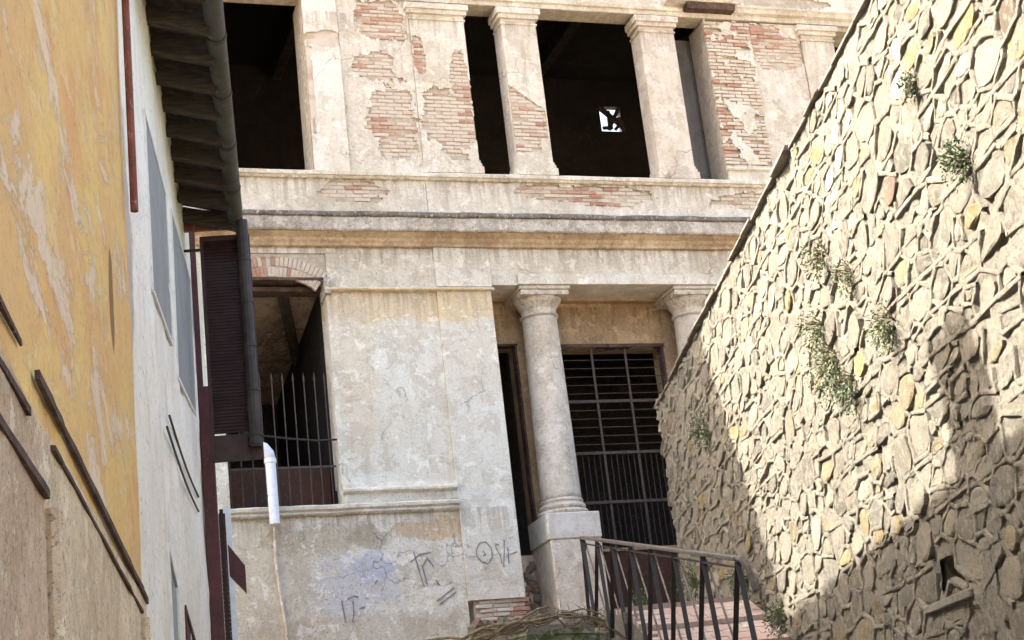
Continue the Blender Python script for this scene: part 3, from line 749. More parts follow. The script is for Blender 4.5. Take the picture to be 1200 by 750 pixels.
# parapet skin with bare patches
f7 = ells([(-2.7, 10.95, .5, .2), (1.2, 10.95, .9, .17), (.2, 11.0, .4, .12), (3.9, 10.9, .8, .16), (5.2, 10.9, .8, .2)], 41.0, .5)
brick_region(-4.9, 6.0, 10.62, 11.14, .03, f7)
skin('plaster_skin', -6.0, -1.603, 10.57, 11.14, .018, f7, 'plaster')
skin('plaster_skin', -1.597, 7.0, 10.57, 11.14, .012, f7, 'plaster')
# upper lintel / architrave
f8 = ells([(-1.9, 14.3, .5, .2), (4.6, 14.5, 1.2, .1)], 47.0, .4)
b = B(); wall_grid(b, -16, 9.5, 14.12, H, .03, thick=.33, holes=[]); P('upper_wall', b, 'backing')
skin('plaster_skin', -6.5, 7.0, 14.122, 14.9, .0, f8, 'plaster', cell=.03)
brick_region(-2.6, -1.3, 14.13, 14.6, .012, f8); 
b = B(); b.prof(-6, 3.0, [(.0, 14.19), (-.04, 14.2), (-.05, 14.24), (.0, 14.26)], amp=.006); b.prof(3.9, 7.5, [(.0, 14.20), (-.07, 14.22), (-.09, 14.27), (-.12, 14.30), (.0, 14.34)], amp=.008); P('upper_moulding', b, 'plaster')
b = B(); b.prof(3.05, 3.9, [(-.16, 14.20), (-.19, 14.30), (.05, 14.30), (.05, 14.20)], amp=.006); P('timber_lintel', b, 'board')
# broken lip sticking out over the lintel
b = B(); b.prof(2.7, 3.95, [(-.20, 14.305), (-.22, 14.33), (.02, 14.36), (.02, 14.305)], amp=.015, step=.07); P('broken_cornice', b, 'plaster')
# left bay reveal of upper opening and edges
b = B(); b.box(-16, -4.95, .06, .5, 11.245, 14.12); P('pier', b, 'backing')
# ---- lower left opening: flat arch of bricks, lintel, sill, grille
b = B(); b.box(-4.745, -3.195, .045, .5, 9.62, 9.975); P('arch_backing', b, 'backing')
xc, zc0 = -3.95, 8.65
for k in range(-13, 14):
    ang = k * .052
    if k in (-13, 13): continue
    for row in (0, 1):
        rr = 1.05 + row * .165
        x = xc + math.sin(ang) * rr * 1.0; z = zc0 + math.cos(ang) * rr
        brick_at(x, .03 + random.uniform(-.006, .006), min(z, 9.9), ang + math.pi / 2, .62)
b = B(); b.prof(-4.75, -3.17, [(.02, 9.575), (.02, 9.617), (.45, 9.617), (.45, 9.575)], amp=.006); b.prof(-4.75, -3.23, [(.20, 9.47), (.20, 9.535), (.45, 9.535), (.45, 9.47)], amp=.006); P('timber_lintel', b, 'board')
b = B(); b.prof(-3.25, -3.16, [(-.03, 9.36), (-.045, 9.60), (.3, 9.60), (.3, 9.30)], amp=.012, step=.03); P('corner_stone', b, 'cornice')
sillp = [(.08, 6.19), (-.02, 6.19), (-.05, 6.215), (-.035, 6.245), (-.075, 6.27), (-.08, 6.31), (-.03, 6.335), (.45, 6.335), (.45, 6.19)]
b = B(); b.prof(-4.85, -1.6, sillp, step=.08, amp=.009); P('string_course', b, 'plaster')
b = B(); b.prof(-3.22, -1.6, [(.04, 6.337), (.02, 6.35), (.015, 6.46), (-.01, 6.48), (-.04, 6.50), (-.04, 6.53), (-.0, 6.56), (.02, 6.62), (.3, 6.62), (.3, 6.337)], step=.08, amp=.009); P('string_course', b, 'plaster')
gr = B()
gr = empty('window_grille', (0, 0, 0), 0); gr.parent = va
for k, u in enumerate([-4.70, -4.54, -4.38, -4.22, -4.05, -3.90, -3.75, -3.60, -3.45, -3.31]):
    bb = B(); bb.tube([(u, .2, 6.34), (u, .2, 8.15)], .009, 6); bb.tube([(u, .2, 8.13), (u, .2, 8.17), (u, .2, 8.27)], [.009, .016, .002], 6); bb.build('bar', 'iron_grey', gr)
bb = B(); bb.box(-4.74, -3.24, .19, .21, 6.9, 6.93); bb.build('cross_bar', 'iron_grey', gr)
# lower left room: walls, brown vaulted ceiling with beams
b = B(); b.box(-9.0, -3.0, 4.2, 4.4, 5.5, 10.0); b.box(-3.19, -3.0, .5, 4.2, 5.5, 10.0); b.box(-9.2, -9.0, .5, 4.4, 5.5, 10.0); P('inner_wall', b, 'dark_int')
b = B(); b.hexa([(-9.0, .5, 9.62), (-3.2, .5, 9.62), (-3.2, 4.2, 8.95), (-9.0, 4.2, 8.95), (-9.0, .5, 9.8), (-3.2, .5, 9.8), (-3.2, 4.2, 9.8), (-9.0, 4.2, 9.8)]); P('inner_ceiling', b, 'brown_int')
for (x0, x1) in ((-4.9, -3.9), (-3.9, -2.9), (-6.0, -5.0), (-7.0, -6.0)):
    bb = B(); bb.bar((x0 + .15, .5, 9.56), (x0 + 1.2, 4.2, 8.89), .14, .14); bb.build('ceiling_beam', 'soffit', va)
b = B(); b.box(-9.0, -3.2, .5, 4.2, 5.6, 5.75); P('inner_floor', b, 'brown_int')
b = B(); b.box(-4.72, -3.24, .62, .68, 6.34, 7.0); P('wood_barrier', b, 'maroon_wall')
b = B(); b.box(-4.745, -3.225, .12, .14, 6.33, 6.36); P('inner_sill', b, 'maroon')
# ---- loggia with columns
bw = B(); wall_grid(bw, -.78, 5.6, 4.3, 9.60, .75, thick=.35, holes=[(-.75, -.23, 5.64, 8.80), (.47, 2.15, 5.64, 8.76), (2.92, 4.6, 5.64, 8.76)]); P('loggia_wall', bw, 'recess')
bb = B(); wall_grid(bb, -.78, 5.6, 9.56, 9.60, .01, thick=.75); 
b = B(); b.box(-.77, 5.6, .61, .748, 9.53, 9.62); P('loggia_soffit', b, 'recess')
b = B(); b.prof(-.77, 5.6, [(.60, 9.46), (.58, 9.53), (.75, 9.53), (.75, 9.46)], amp=.004); P('inner_moulding', b, 'recess')
b = B(); b.box(-.82, -.778, .42, .75, 4.6, 9.5); P('loggia_side', b, 'recess')
b = B(); b.prof(.44, 2.19, [(.73, 8.76), (.73, 8.81), (.9, 8.81), (.9, 8.76)], amp=.003); b.prof(-.78, -.2, [(.735, 8.80), (.735, 8.83), (.9, 8.83), (.9, 8.80)], amp=.003); P('iron_lintel', b, 'board')
b = B(); b.box(2.145, 2.18, .742, .9, 5.7, 8.755); P('window_frame', b, 'board')
b = B(); b.box(.44, .475, .742, .9, 5.7, 8.755); P('window_frame', b, 'board')
b = B(); b.box(-.24, -.21, .744, .9, 5.66, 8.79); P('window_frame', b, 'board')
# dado below the grille
b = B(); b.box(.42, 2.3, .72, .748, 4.6, 5.63); P('dado', b, 'maroon_wall')
b = B(); b.prof(.42, 2.3, [(.69, 5.62), (.69, 5.66), (.9, 5.66), (.9, 5.62)], amp=.004); P('window_sill', b, 'recess')
g2 = empty('window_grille', (0, 0, 0), 0); g2.parent = va
for u in (1.0, 1.555):
    bb = B(); bb.box(u - .018, u + .018, .80, .82, 5.66, 8.75); bb.build('bar', 'iron_grey', g2)
for zz in (7.92, 7.12, 6.37):
    bb = B(); bb.box(.475, 2.145, .79, .815, zz - .022, zz + .022); bb.build('cross_bar', 'iron_grey', g2)
zz = 7.26
while zz < 8.72:
    if abs(zz - 7.92) > .05:
        bb = B(); bb.tube([(.475, .83, zz), (2.145, .83, zz)], .007, 5); bb.build('cross_bar', 'iron_grey', g2)
    zz += .132
u = .56
while u < 2.12:
    if abs(u - 1.0) > .04 and abs(u - 1.555) > .04:
        bb = B(); bb.tube([(u, .83, 5.66), (u, .83, 7.12)], .006, 5); bb.build('bar', 'iron_grey', g2)
    u += .092
g3 = empty('window_grille', (0, 0, 0), 0); g3.parent = va
for u in (-.66, -.5, -.34):
    bb = B(); bb.tube([(u, .86, 5.66), (u, .86, 8.79)], .005, 5); bb.build('bar', 'iron', g3)
# dark room behind the loggia
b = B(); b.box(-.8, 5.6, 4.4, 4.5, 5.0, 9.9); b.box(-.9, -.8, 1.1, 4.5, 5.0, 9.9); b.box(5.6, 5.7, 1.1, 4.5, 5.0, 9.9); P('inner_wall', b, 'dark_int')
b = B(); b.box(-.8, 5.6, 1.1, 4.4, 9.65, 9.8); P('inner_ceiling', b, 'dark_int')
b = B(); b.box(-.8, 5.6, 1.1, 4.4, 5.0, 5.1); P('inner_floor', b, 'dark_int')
# broken brickwork below the slot & pilaster base
random.seed(8)
b = B(); b.box(-.775, -.36, .70, .745, 4.5, 5.62); P('rubble_infill', b, 'backing')
for k in range(26):
    bm = bmesh.new(); bmesh.ops.create_icosphere(bm, subdivisions=1, radius=random.uniform(.05, .10))
    for v in bm.verts: v.co *= random.uniform(.75, 1.15)
    bmesh.ops.translate(bm, verts=bm.verts, vec=(random.uniform(-.74, -.36), .70, 4.62 + .038 * k))
    me = bpy.data.meshes.new('rubble_stone'); bm.to_mesh(me); bm.free(); ca = me.color_attributes.new('tone', 'FLOAT_COLOR', 'POINT'); t = random.choice(((.5, .42, .34), (.42, .36, .3), (.6, .36, .27)))
    for d_ in ca.data: d_.color = t + (1,)
    link('rubble_stone', me, 'stone', va)
b = B(); b.box(-1.52, -.80, .06, .4, 4.3, 4.93); P('pilaster_base', b, 'backing')
for r_ in range(6):
    for k in range(3):
        if random.random() < .15: continue
        brick_at(-1.38 + k * .24 + (.06 if r_ % 2 else 0), .03 + random.uniform(-.01, .02), 4.60 + r_ * .06, random.uniform(-.03, .03))
for r_ in range(7): brick_at(-.77 + random.uniform(-.02, .02), .06, 4.72 + r_ * .065, random.uniform(-.08, .08), .4)
# columns
def column(cx, cy=.40, name='column'):
    c = empty('column', (cx, cy, 0)); c.parent = va
    n = 32; b = B(); prof = []
    for k in range(41):
        t = k / 40; z = 6.33 + t * (9.10 - 6.33); r = .29 - .032 * t ** 1.6; prof.append((r, z))
    b.lathe(0, 0, prof, n)
    b.v = [(x + .004 * noise.noise(Vector((x * 6, y * 6, z * 3))), y + .004 * noise.noise(Vector((x * 6, y * 6, z * 3 + 9))), z) for x, y, z in b.v]
    b.build('shaft', 'column', c, smooth=True)
    b = B(); b.lathe(0, 0, [(.29, 6.335), (.305, 6.33), (.315, 6.30), (.30, 6.275), (.30, 6.26), (.33, 6.25), (.345, 6.22), (.335, 6.19), (.32, 6.175), (.36, 6.165), (.38, 6.13), (.365, 6.095), (.34, 6.085)][::-1], n); b.build('base', 'column', c, smooth=False)
    b = B(); b.lathe(0, 0, [(.262, 9.09), (.285, 9.10), (.292, 9.118), (.28, 9.135), (.262, 9.14), (.262, 9.21), (.275, 9.225), (.29, 9.25), (.325, 9.29), (.355, 9.335), (.362, 9.36)], n); b.build('echinus', 'column', c, smooth=False)
    b = B(); b.box(-.375, .375, -.375, .375, 9.362, 9.44); b.box(-.40, .40, -.40, .40, 9.443, 9.497); b.build('abacus', 'column', c, bevel=.008)
    b = B(); b.box(-.40, .40, -.40, .45, 5.71, 6.085); b.build('pedestal_block', 'block', c, bevel=.012)
    b = B(); b.box(-.375, .39, -.385, .45, 4.2, 5.71); b.build('pedestal', 'column', c, bevel=.012)
    return c
c1 = column(.07); 
def copytree(o, par, name=None):
    c = o.copy(); C.objects.link(c); c.parent = par
    for ch in list(o.children): copytree(ch, c)
    return c
for cx in (2.54, 5.01):
    c2 = copytree(c1, va); c2.location = (cx, .40, 0)
b = B(); b.box(5.4, 9.5, .04, .5, 3.5, 9.5); P('wall', b, 'lower')
# upper hall interior: side walls, back wall with broken window, roof
b = B()
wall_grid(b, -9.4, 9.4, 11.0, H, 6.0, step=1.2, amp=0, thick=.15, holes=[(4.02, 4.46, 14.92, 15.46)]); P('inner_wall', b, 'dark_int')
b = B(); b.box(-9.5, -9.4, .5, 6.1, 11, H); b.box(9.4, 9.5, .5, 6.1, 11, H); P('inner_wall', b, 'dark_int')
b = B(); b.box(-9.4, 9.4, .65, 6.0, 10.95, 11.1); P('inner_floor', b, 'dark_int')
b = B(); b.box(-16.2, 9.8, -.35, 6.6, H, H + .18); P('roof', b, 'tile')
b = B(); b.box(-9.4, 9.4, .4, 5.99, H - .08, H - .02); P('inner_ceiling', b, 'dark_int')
b = B(); b.box(-16.1, 9.6, -.2, .026, H - .25, H - .003); P('eaves_cornice', b, 'cornice')
wf = empty('broken_window', (0, 0, 0)); wf.parent = va
for a, c_, w_ in (((4.02, 5.98, 15.42), (4.46, 5.98, 15.02), .085), ((4.2, 5.97, 15.02), (4.44, 5.97, 15.44), .06), ((4.17, 5.96, 14.92), (4.19, 5.96, 15.35), .05), ((4.02, 5.95, 14.96), (4.24, 5.95, 14.98), .05), ((4.28, 5.95, 14.93), (4.46, 5.95, 15.12), .05), ((4.02, 5.97, 15.38), (4.12, 5.97, 15.46), .04), ((4.38, 5.94, 15.2), (4.46, 5.94, 14.9), .06)):
    bb = B(); bb.bar(a, c_, w_ * 1.35, .03, up=(0, 1, 0)); bb.build('broken_board', 'soffit', wf)
for k in range(7):   # roof beams inside the hall
    bb = B(); x = -7.5 + k * 2.5; bb.box(x, x + .18, .4, 6.0, 15.75, 16.0); bb.build('ceiling_beam', 'soffit', va)
# grey inner pier behind the fourth opening and side walls of openings
b = B(); b.box(3.12, 3.9, .75, 1.2, 11.1, 14.1); P('inner_pier', b, 'graypier')
# slot reveals are given by the thick piers; ragged red brick edge on the left opening's jamb
for r_ in range(42): brick_at(-3.235 + random.uniform(-.006, .004), .2, 11.3 + r_ * .065, random.uniform(-.03, .03), .12)
if extra.v: P('brickwork', extra, 'brick')['kind'] = 'stuff'
if extra_red.v: P('brickwork', extra_red, 'redbrick')['kind'] = 'stuff'
# scrawls on the walls (thin raised charcoal strokes)
def stroke(pts, w=.014, y=.02):
    bb = B()
    for (a, c_) in zip(pts, pts[1:]): bb.bar((a[0], y, a[1]), (c_[0], y, c_[1]), w, .004, up=(0, 1, 0))
    return bb
sg = empty('scrawl', (0, 0, 0)); sg.parent = va
def facade_px(x, y): return None
for pl in ([(-2.30, 5.64), (-2.25, 5.38), (-2.20, 5.16)], [(-2.36, 5.50), (-2.22, 5.60), (-2.06, 5.62)], [(-2.20, 5.45), (-2.15, 5.18)], [(-2.20, 5.42), (-2.12, 5.55), (-2.04, 5.42)], [(-2.03, 5.24), (-1.98, 5.16)],
           [(-2.04, 4.95), (-1.78, 5.12)], [(-2.0, 4.91), (-1.76, 5.06)], [(-3.35, 5.04), (-3.32, 4.74)], [(-3.27, 5.05), (-3.18, 5.09), (-3.12, 5.07)], [(-3.2, 5.03), (-3.2, 4.85), (-3.23, 4.74)], [(-3.12, 4.92), (-3.04, 4.94)], [(-2.88, 5.24), (-2.84, 5.28)]):
    stroke(pl, .017, .022).build('stroke', 'scratch', sg)
for pl in ([(-1.42, 5.62), (-1.36, 5.71), (-1.27, 5.72), (-1.2, 5.63), (-1.2, 5.5), (-1.27, 5.42), (-1.36, 5.44), (-1.42, 5.53), (-1.42, 5.62)], [(-1.32, 5.6), (-1.29, 5.54), (-1.33, 5.53)],
           [(-1.08, 5.66), (-1.13, 5.69), (-1.13, 5.62), (-1.08, 5.52), (-1.07, 5.40)], [(-1.0, 5.74), (-1.02, 5.55), (-1.05, 5.36)], [(-.96, 5.62), (-.97, 5.4)], [(-.99, 5.51), (-.9, 5.54), (-.83, 5.56)]):
    stroke(pl, .012, -.008).build('stroke', 'scratch', sg)

# ================================================================== left houses
LO = Vector((-3.49544459, 17.92249629, 0)); LRZ = R(98.8)
ML = Matrix.Translation(LO) @ Matrix.Rotation(LRZ, 4, 'Z')
# local x forward (away from the viewer), y into the house, z up; s=x
wh = empty('white_house', LO, LRZ, 'whitewashed house with dark timber eaves, grey blind windows and a mossy gutter on the left', 'house')
def W(name, b, mat, par=None, **k): return b.build(name, mat, par or wh, **k)
b = B(); wall_grid(b, -9.9, 0.0, -.1, 8.3, 0.0, step=.15, amp=.02, thick=.35); W('wall', b, 'white')
b = B(); b.box(-9.9, 0, 7.0, 7.2, -.1, 7.6); b.box(-.18, -.002, .36, 7.0, -.1, 7.9); W('wall', b, 'white')
# windows of the white wall
def quadpanel(pts, y0, y1):
    return B().hexa([(p[0], y0, p[1]) for p in pts] + [(p[0], y1, p[1]) for p in pts])
def frame_q(par, pts, w_, y0, y1, mat):
    n = len(pts)
    for i in range(n):
        a = pts[i]; c_ = pts[(i + 1) % n]
        bb = B(); bb.bar((a[0], (y0 + y1) / 2, a[1]), (c_[0], (y0 + y1) / 2, c_[1]), w_, abs(y1 - y0), up=(0, 1, 0)); bb.build('frame', mat, par)
for pts in ([(-8.04, 5.26), (-6.26, 5.46), (-6.16, 6.71), (-8.04, 6.52)], [(-5.73, 5.36), (-3.25, 5.74), (-2.85, 7.2), (-5.5, 6.85)]):
    wn = empty('window', (0, 0, 0)); wn.parent = wh
    quadpanel(pts, -.012, .02).build('shutter', 'greypanel', wn)
    frame_q(wn, pts, .028, -.018, .0, 'paleframe')
for pts in ([(-7.78, 2.9), (-7.15, 2.9), (-7.13, 3.52), (-7.78, 3.66)], [(-6.33, 2.9), (-5.1, 2.9), (-5.0, 3.35), (-6.33, 3.49)]):
    wn = empty('window', (0, 0, 0)); wn.parent = wh
    quadpanel(pts, -.008, .02).build('pane', 'teal' if pts[0][0] < -7 else 'shutter', wn)
    frame_q(wn, pts, .045, -.02, .0, 'paleframe' if pts[0][0] < -7 else 'maroon')
for a, c_ in (((-7.46, 4.51), (-3.83, 4.71)), ((-7.15, 4.67), (-3.69, 4.87))):
    b = B(); b.tube([(a[0] + (c_[0] - a[0]) * t / 8, -.02, a[1] + (c_[1] - a[1]) * t / 8 - .05 * math.sin(math.pi * t / 8)) for t in range(9)], .008, 6); W('cable', b, 'cable')
# eaves
EZ = 7.52
for k in range(20):
    s = -3.50 - k * .48
    bb = B(); bb.bar((s, .0, EZ + .10), (s, -.47, EZ - .02), .09, .13); W('rafter', bb, 'rafter', bevel=.006)
s = -3.4; random.seed(4)
for k in range(12):
    y = -.50 + k * .045
yy = -.52
bn = 0
while yy < .0:
    x = -3.42
    while x > -13.2:
        L_ = random.uniform(.45, .62); zz = EZ + .12 + (yy + .52) * .25
        bb = B(); bb.hexa([(x - L_ + .006, yy, zz - .025 + random.uniform(-.006, .006)), (x, yy, zz - .025), (x, yy + .162, zz + .014), (x - L_ + .006, yy + .162, zz + .014),
                           (x - L_ + .006, yy, zz), (x, yy, zz), (x, yy + .162, zz + .039), (x - L_ + .006, yy + .162, zz + .039)])
        W('soffit_board', bb, 'soffit'); x -= L_; bn += 1
    yy += .16
b = B(); b.hexa([(-13.3, -.56, EZ + .165), (-3.38, -.56, EZ + .165), (-3.38, 3.6, EZ + 1.5), (-13.3, 3.6, EZ + 1.5), (-13.3, -.56, EZ + .21), (-3.38, -.56, EZ + .21), (-3.38, 3.6, EZ + 1.56), (-13.3, 3.6, EZ + 1.56)]); W('roof', b, 'tile')
b = B(); b.hexa([(-13.3, 3.6, EZ + 1.5), (-3.38, 3.6, EZ + 1.5), (-3.38, 7.3, EZ + .2), (-13.3, 7.3, EZ + .2), (-13.3, 3.6, EZ + 1.56), (-3.38, 3.6, EZ + 1.56), (-3.38, 7.3, EZ + .26), (-13.3, 7.3, EZ + .26)]); W('roof', b, 'tile')
# gutter of half-round lengths with collars
GY, GZ, GR = -.490, EZ + .02, .072
gt = empty('gutter', (0, 0, 0)); gt.parent = wh
x = -3.35
while x > -13:
    L_ = .95; bb = B(); nn = 12; i0 = 0
    for xx in (x, x - L_ + .0):
        for j in range(nn + 1):
            t = math.pi + math.pi * j / nn; bb.v.append((xx, GY + GR * math.cos(t), GZ + GR * math.sin(t)))
        for j in range(nn + 1):
            t = 2 * math.pi - math.pi * j / nn; bb.v.append((xx, GY + (GR - .008) * math.cos(t), GZ + .002 + (GR - .008) * math.sin(t)))
    m_ = 2 * (nn + 1)
    for j in range(m_): bb.f.append((j, (j + 1) % m_, m_ + (j + 1) % m_, m_ + j))
    bb.build('gutter_length', 'gutter', gt, smooth=False)
    bb = B()
    for xx in (x - L_ + .03, x - L_ - .02):
        for j in range(nn + 1):
            t = math.pi + math.pi * j / nn; bb.v.append((xx, GY + (GR + .008) * math.cos(t), GZ + (GR + .008) * math.sin(t)))
        for j in range(nn + 1):
            t = 2 * math.pi - math.pi * j / nn; bb.v.append((xx, GY + (GR - .0) * math.cos(t), GZ + (GR) * math.sin(t)))
    for j in range(m_): bb.f.append((j, (j + 1) % m_, m_ + (j + 1) % m_, m_ + j))
    bb.f.append(tuple(range(m_))); bb.f.append(tuple(range(m_, 2 * m_)))
    bb.build('collar', 'darkpipe', gt); x -= L_
# fascia board and verge at the end of the eaves
b = B(); b.box(-3.40, -3.36, -.50, .0, EZ - .03, EZ + .17); W('verge_board', b, 'rustpipe')
# downpipe in segments
dp = empty('downpipe', (0, 0, 0)); dp.parent = wh
z = GZ - .06; DX, DY = -3.60, -.545
while z > 5.35:
    zb = max(z - .42, 5.30); bb = B(); bb.tube([(DX, DY, z), (DX, DY, zb + .0)], .058, 12); bb.tube([(DX, DY, zb + .05), (DX, DY, zb + .02)], .066, 12); bb.build('pipe_length', 'darkpipe', dp, smooth=False); z = zb
# louvred shutter, standing open at right angles to the wall
sh = empty('shutter', (0, 0, 0)); sh.parent = wh
SX = -3.55; y0, y1, z0, z1 = -.15, -.50, 5.20, 7.36
for (a0, a1, b0, b1) in ((y0, y0 - .035, z0, z1), (y1 + .0, y1 - .11, z0, z1)):
    bb = B(); bb.box(SX - .02, SX + .02, min(a0, a1), max(a0, a1), b0, b1); bb.build('stile', 'shutter', sh, bevel=.004)
for (b0, b1) in ((z0, z0 + .24), (z1 - .05, z1)):
    bb = B(); bb.box(SX - .018, SX + .018, y1, y0 - .035, b0, b1); bb.build('rail', 'shutter', sh)
z = z0 + .26
while z < z1 - .06:
    bb = B(); bb.hexa([(SX - .018, y1, z), (SX - .012, y1, z - .004), (SX - .012, y0 - .035, z - .004), (SX - .018, y0 - .035, z), (SX + .012, y1, z + .042), (SX + .018, y1, z + .038), (SX + .018, y0 - .035, z + .038), (SX + .012, y0 - .035, z + .042)])
    bb.build('slat', 'shutter', sh); z += .031
bb = B(); bb.box(SX - .008, SX + .008, y0 - .0, .02, 7.22, 7.245); bb.build('hinge', 'iron', sh)
# maroon frame post and lower nearly closed leaf
b = B(); b.box(-2.42, -2.30, -.13, -.004, 3.0, 6.25); W('window_post', b, 'maroon', bevel=.008)
b = B(); b.box(-2.40, -2.34, -.06, -.004, 6.25, 7.9); W('window_post', b, 'maroon')
lf = empty('shutter', (0, 0, 0)); lf.parent = wh
bb = B(); bb.bar((-2.25, -.14, 4.4), (-2.25, -.175, 4.4), .04, 1.3, up=(0, 0, 1)); bb.build('stile', 'shutter', lf)
z = 3.8
while z < 5.0:
    bb = B(); bb.box(-2.26, -2.22, -.192, -.13, z, z + .034); bb.build('slat', 'board', lf); z += .042
b = B(); b.box(-1.2, -1.12, -.215, -.13, 3.0, 5.3); W('white_post', b, 'pvc')
b = B(); b.hexa([(-2.2, -.20, 4.42), (-2.1, -.20, 4.42), (-2.1, -.35, 4.24), (-2.2, -.35, 4.24), (-2.2, -.20, 4.72), (-2.1, -.20, 4.72), (-2.1, -.35, 4.50), (-2.2, -.35, 4.50)]); W('small_awning', b, 'maroon')
# chimney
ch = empty('chimney', (0, 0, 0)); ch.parent = wh
# yellow house, nearer
yh = empty('yellow_house', LO, LRZ, 'ochre yellow house with peeling paint and dark battens, nearest on the left', 'house')
def Yh(name, b, mat, **k): return b.build(name, mat, yh, **k)
b = B(); wall_grid(b, -24, -9.905, 2.98, 8.6, -.02, step=.3, amp=.008, thick=.35); Yh('wall', b, 'yellow')
b = B(); wall_grid(b, -24, -9.80, -.2, 2.977, -.03, step=.2, amp=.012, thick=.36); Yh('lower_wall', b, 'tan')
b = B(); b.box(-24, -9.91, 7.0, 7.2, -.1, 8.0); b.box(-24.2, -24, 0, 7.2, -.1, 8.0); b.box(-10.1, -9.92, .36, 7.0, -.1, 8.0); Yh('wall', b, 'yellow')
def batten(a, c_, w_=.05, out=.045):
    bb = B(); n = max(2, int((c_[0] - a[0]) / .12)); pts = []
    for k in range(n + 1):
        t = k / n; x = a[0] + (c_[0] - a[0]) * t; z = a[1] + (c_[1] - a[1]) * t; j = .007 * noise.noise(Vector((x * 3, z * 5, 1))) + .005 * noise.noise(Vector((x * 11, z * 5, 6)))
        bb.v += [(x, -.028, z - w_ / 2 + j), (x, -.028 - out + j, z - w_ / 2 + j * 1.5), (x, -.028 - out + j, z + w_ / 2 + j), (x, -.028, z + w_ / 2)]
    for k in range(n):
        q = k * 4
        for j in range(4): bb.f.append((q + j, q + (j + 1) % 4, q + 4 + (j + 1) % 4, q + 4 + j))
    bb.f.append((0, 1, 2, 3)); bb.f.append(tuple(n * 4 + j for j in (3, 2, 1, 0)))
    return Yh('batten', bb, 'board')
batten((-18, 3.12), (-13.68, 3.10), .018, .010); batten((-13.42, 3.09), (-9.80, 2.985), .030, .016)
batten((-18, 2.94), (-13.6, 2.93), .022, .012); batten((-18, 2.77), (-13.27, 2.76), .028, .018); batten((-13.12, 2.945), (-10.16, 2.885), .016, .014)
b = B(); b.tube([(-13.24, -.045, 0), (-13.24, -.05, 1.5), (-13.25, -.045, 2.72)], .03, 8); Yh('plastered_pipe', b, 'tan')
b = B(); b.tube([(-10.1, -.04, 0), (-10.12, -.045, 2.86)], .022, 8); Yh('plastered_pipe', b, 'tan')
b = B(); b.tube([(-10.05, -.075, 4.98), (-10.03, -.075, 6.2), (-10.05, -.075, 8.5)], .021, 10); Yh('downpipe', b, 'rustpipe')
b = B(); b.hexa([(-24.3, -.5, 8.3), (-9.95, -.5, 8.3), (-9.95, 3.6, 9.3), (-24.3, 3.6, 9.3), (-24.3, -.5, 8.36), (-9.95, -.5, 8.36), (-9.95, 3.6, 9.36), (-24.3, 3.6, 9.36)])

b = B(); b.hexa([(-24.3, -.5, 8.2), (-13.35, -.5, 7.66), (-13.35, 3.6, 9.0), (-24.3, 3.6, 9.3), (-24.3, -.5, 8.26), (-13.35, -.5, 7.72), (-13.35, 3.6, 9.06), (-24.3, 3.6, 9.36)]); Yh('roof', b, 'tile')
b = B(); b.box(-6.75, -6.05, .45, 1.05, 7.8, 9.55); b.build('stack', 'backing', ch)
b = B(); b.box(-6.81, -5.99, .40, 1.10, 9.55, 9.62); b.build('chimney_cap', 'tile', ch, bevel=.01)
b = B(); b.tube([(-6.35, .75, 9.6), (-6.35, .75, 9.85)], .11, 10); b.build('pot', 'tile', ch)
# white pvc drain, bracket, cable on the villa's left bay
pv = empty('drainpipe', FO, FRZ, 'short white plastic drainpipe with an elbow in front of the barred opening', 'drainpipe')
b = B(); b.tube([(-4.50, -.12, 7.16), (-4.36, -.12, 7.15), (-4.28, -.12, 7.12), (-4.22, -.12, 7.04), (-4.205, -.12, 6.94)], .078, 14); b.build('elbow', 'pvc', pv, smooth=True)
b = B(); b.tube([(-4.205, -.12, 6.96), (-4.20, -.12, 6.08)], .070, 14, True); b.tube([(-4.205, -.12, 6.97), (-4.205, -.12, 6.91)], .082, 14); b.build('pipe', 'pvc', pv)['kind'] = 'stuff'
b = B(); b.box(-4.28, -4.12, -.13, .03, 6.45, 6.48); b.build('clip', 'iron', pv)
b = B(); b.tube([(-4.19, -.02, 6.10), (-4.20, .0, 5.6), (-4.17, .005, 5.2), (-4.12, .01, 4.72), (-4.1, .01, 4.0)], .022, 8); o = b.build('old_pipe', 'lower', None); o.location = FO; o.rotation_euler = (0, 0, FRZ); tag(o, 'thin plastered pipe running down the wall below the white drainpipe', 'pipe')
b = B(); b.lathe(-4.36, -.12, [(.022, 7.42), (.03, 7.55), (.05, 7.72), (.052, 7.74)], 10); o = b.build('white_bracket', 'pvc', None); o.location = FO; o.rotation_euler = (0, 0, FRZ); tag(o, 'small white cone shaped fitting beside the dark downpipe', 'fitting')
b = B(); b.tube([(-4.75, .1, 7.47), (-4.3, .1, 7.36), (-3.9, .1, 7.30), (-3.5, .1, 7.26), (-3.2, .1, 7.27)], .014, 6); o = b.build('cable', 'cable', None); o.location = FO; o.rotation_euler = (0, 0, FRZ); tag(o, 'black cable sagging across the barred left opening', 'cable')
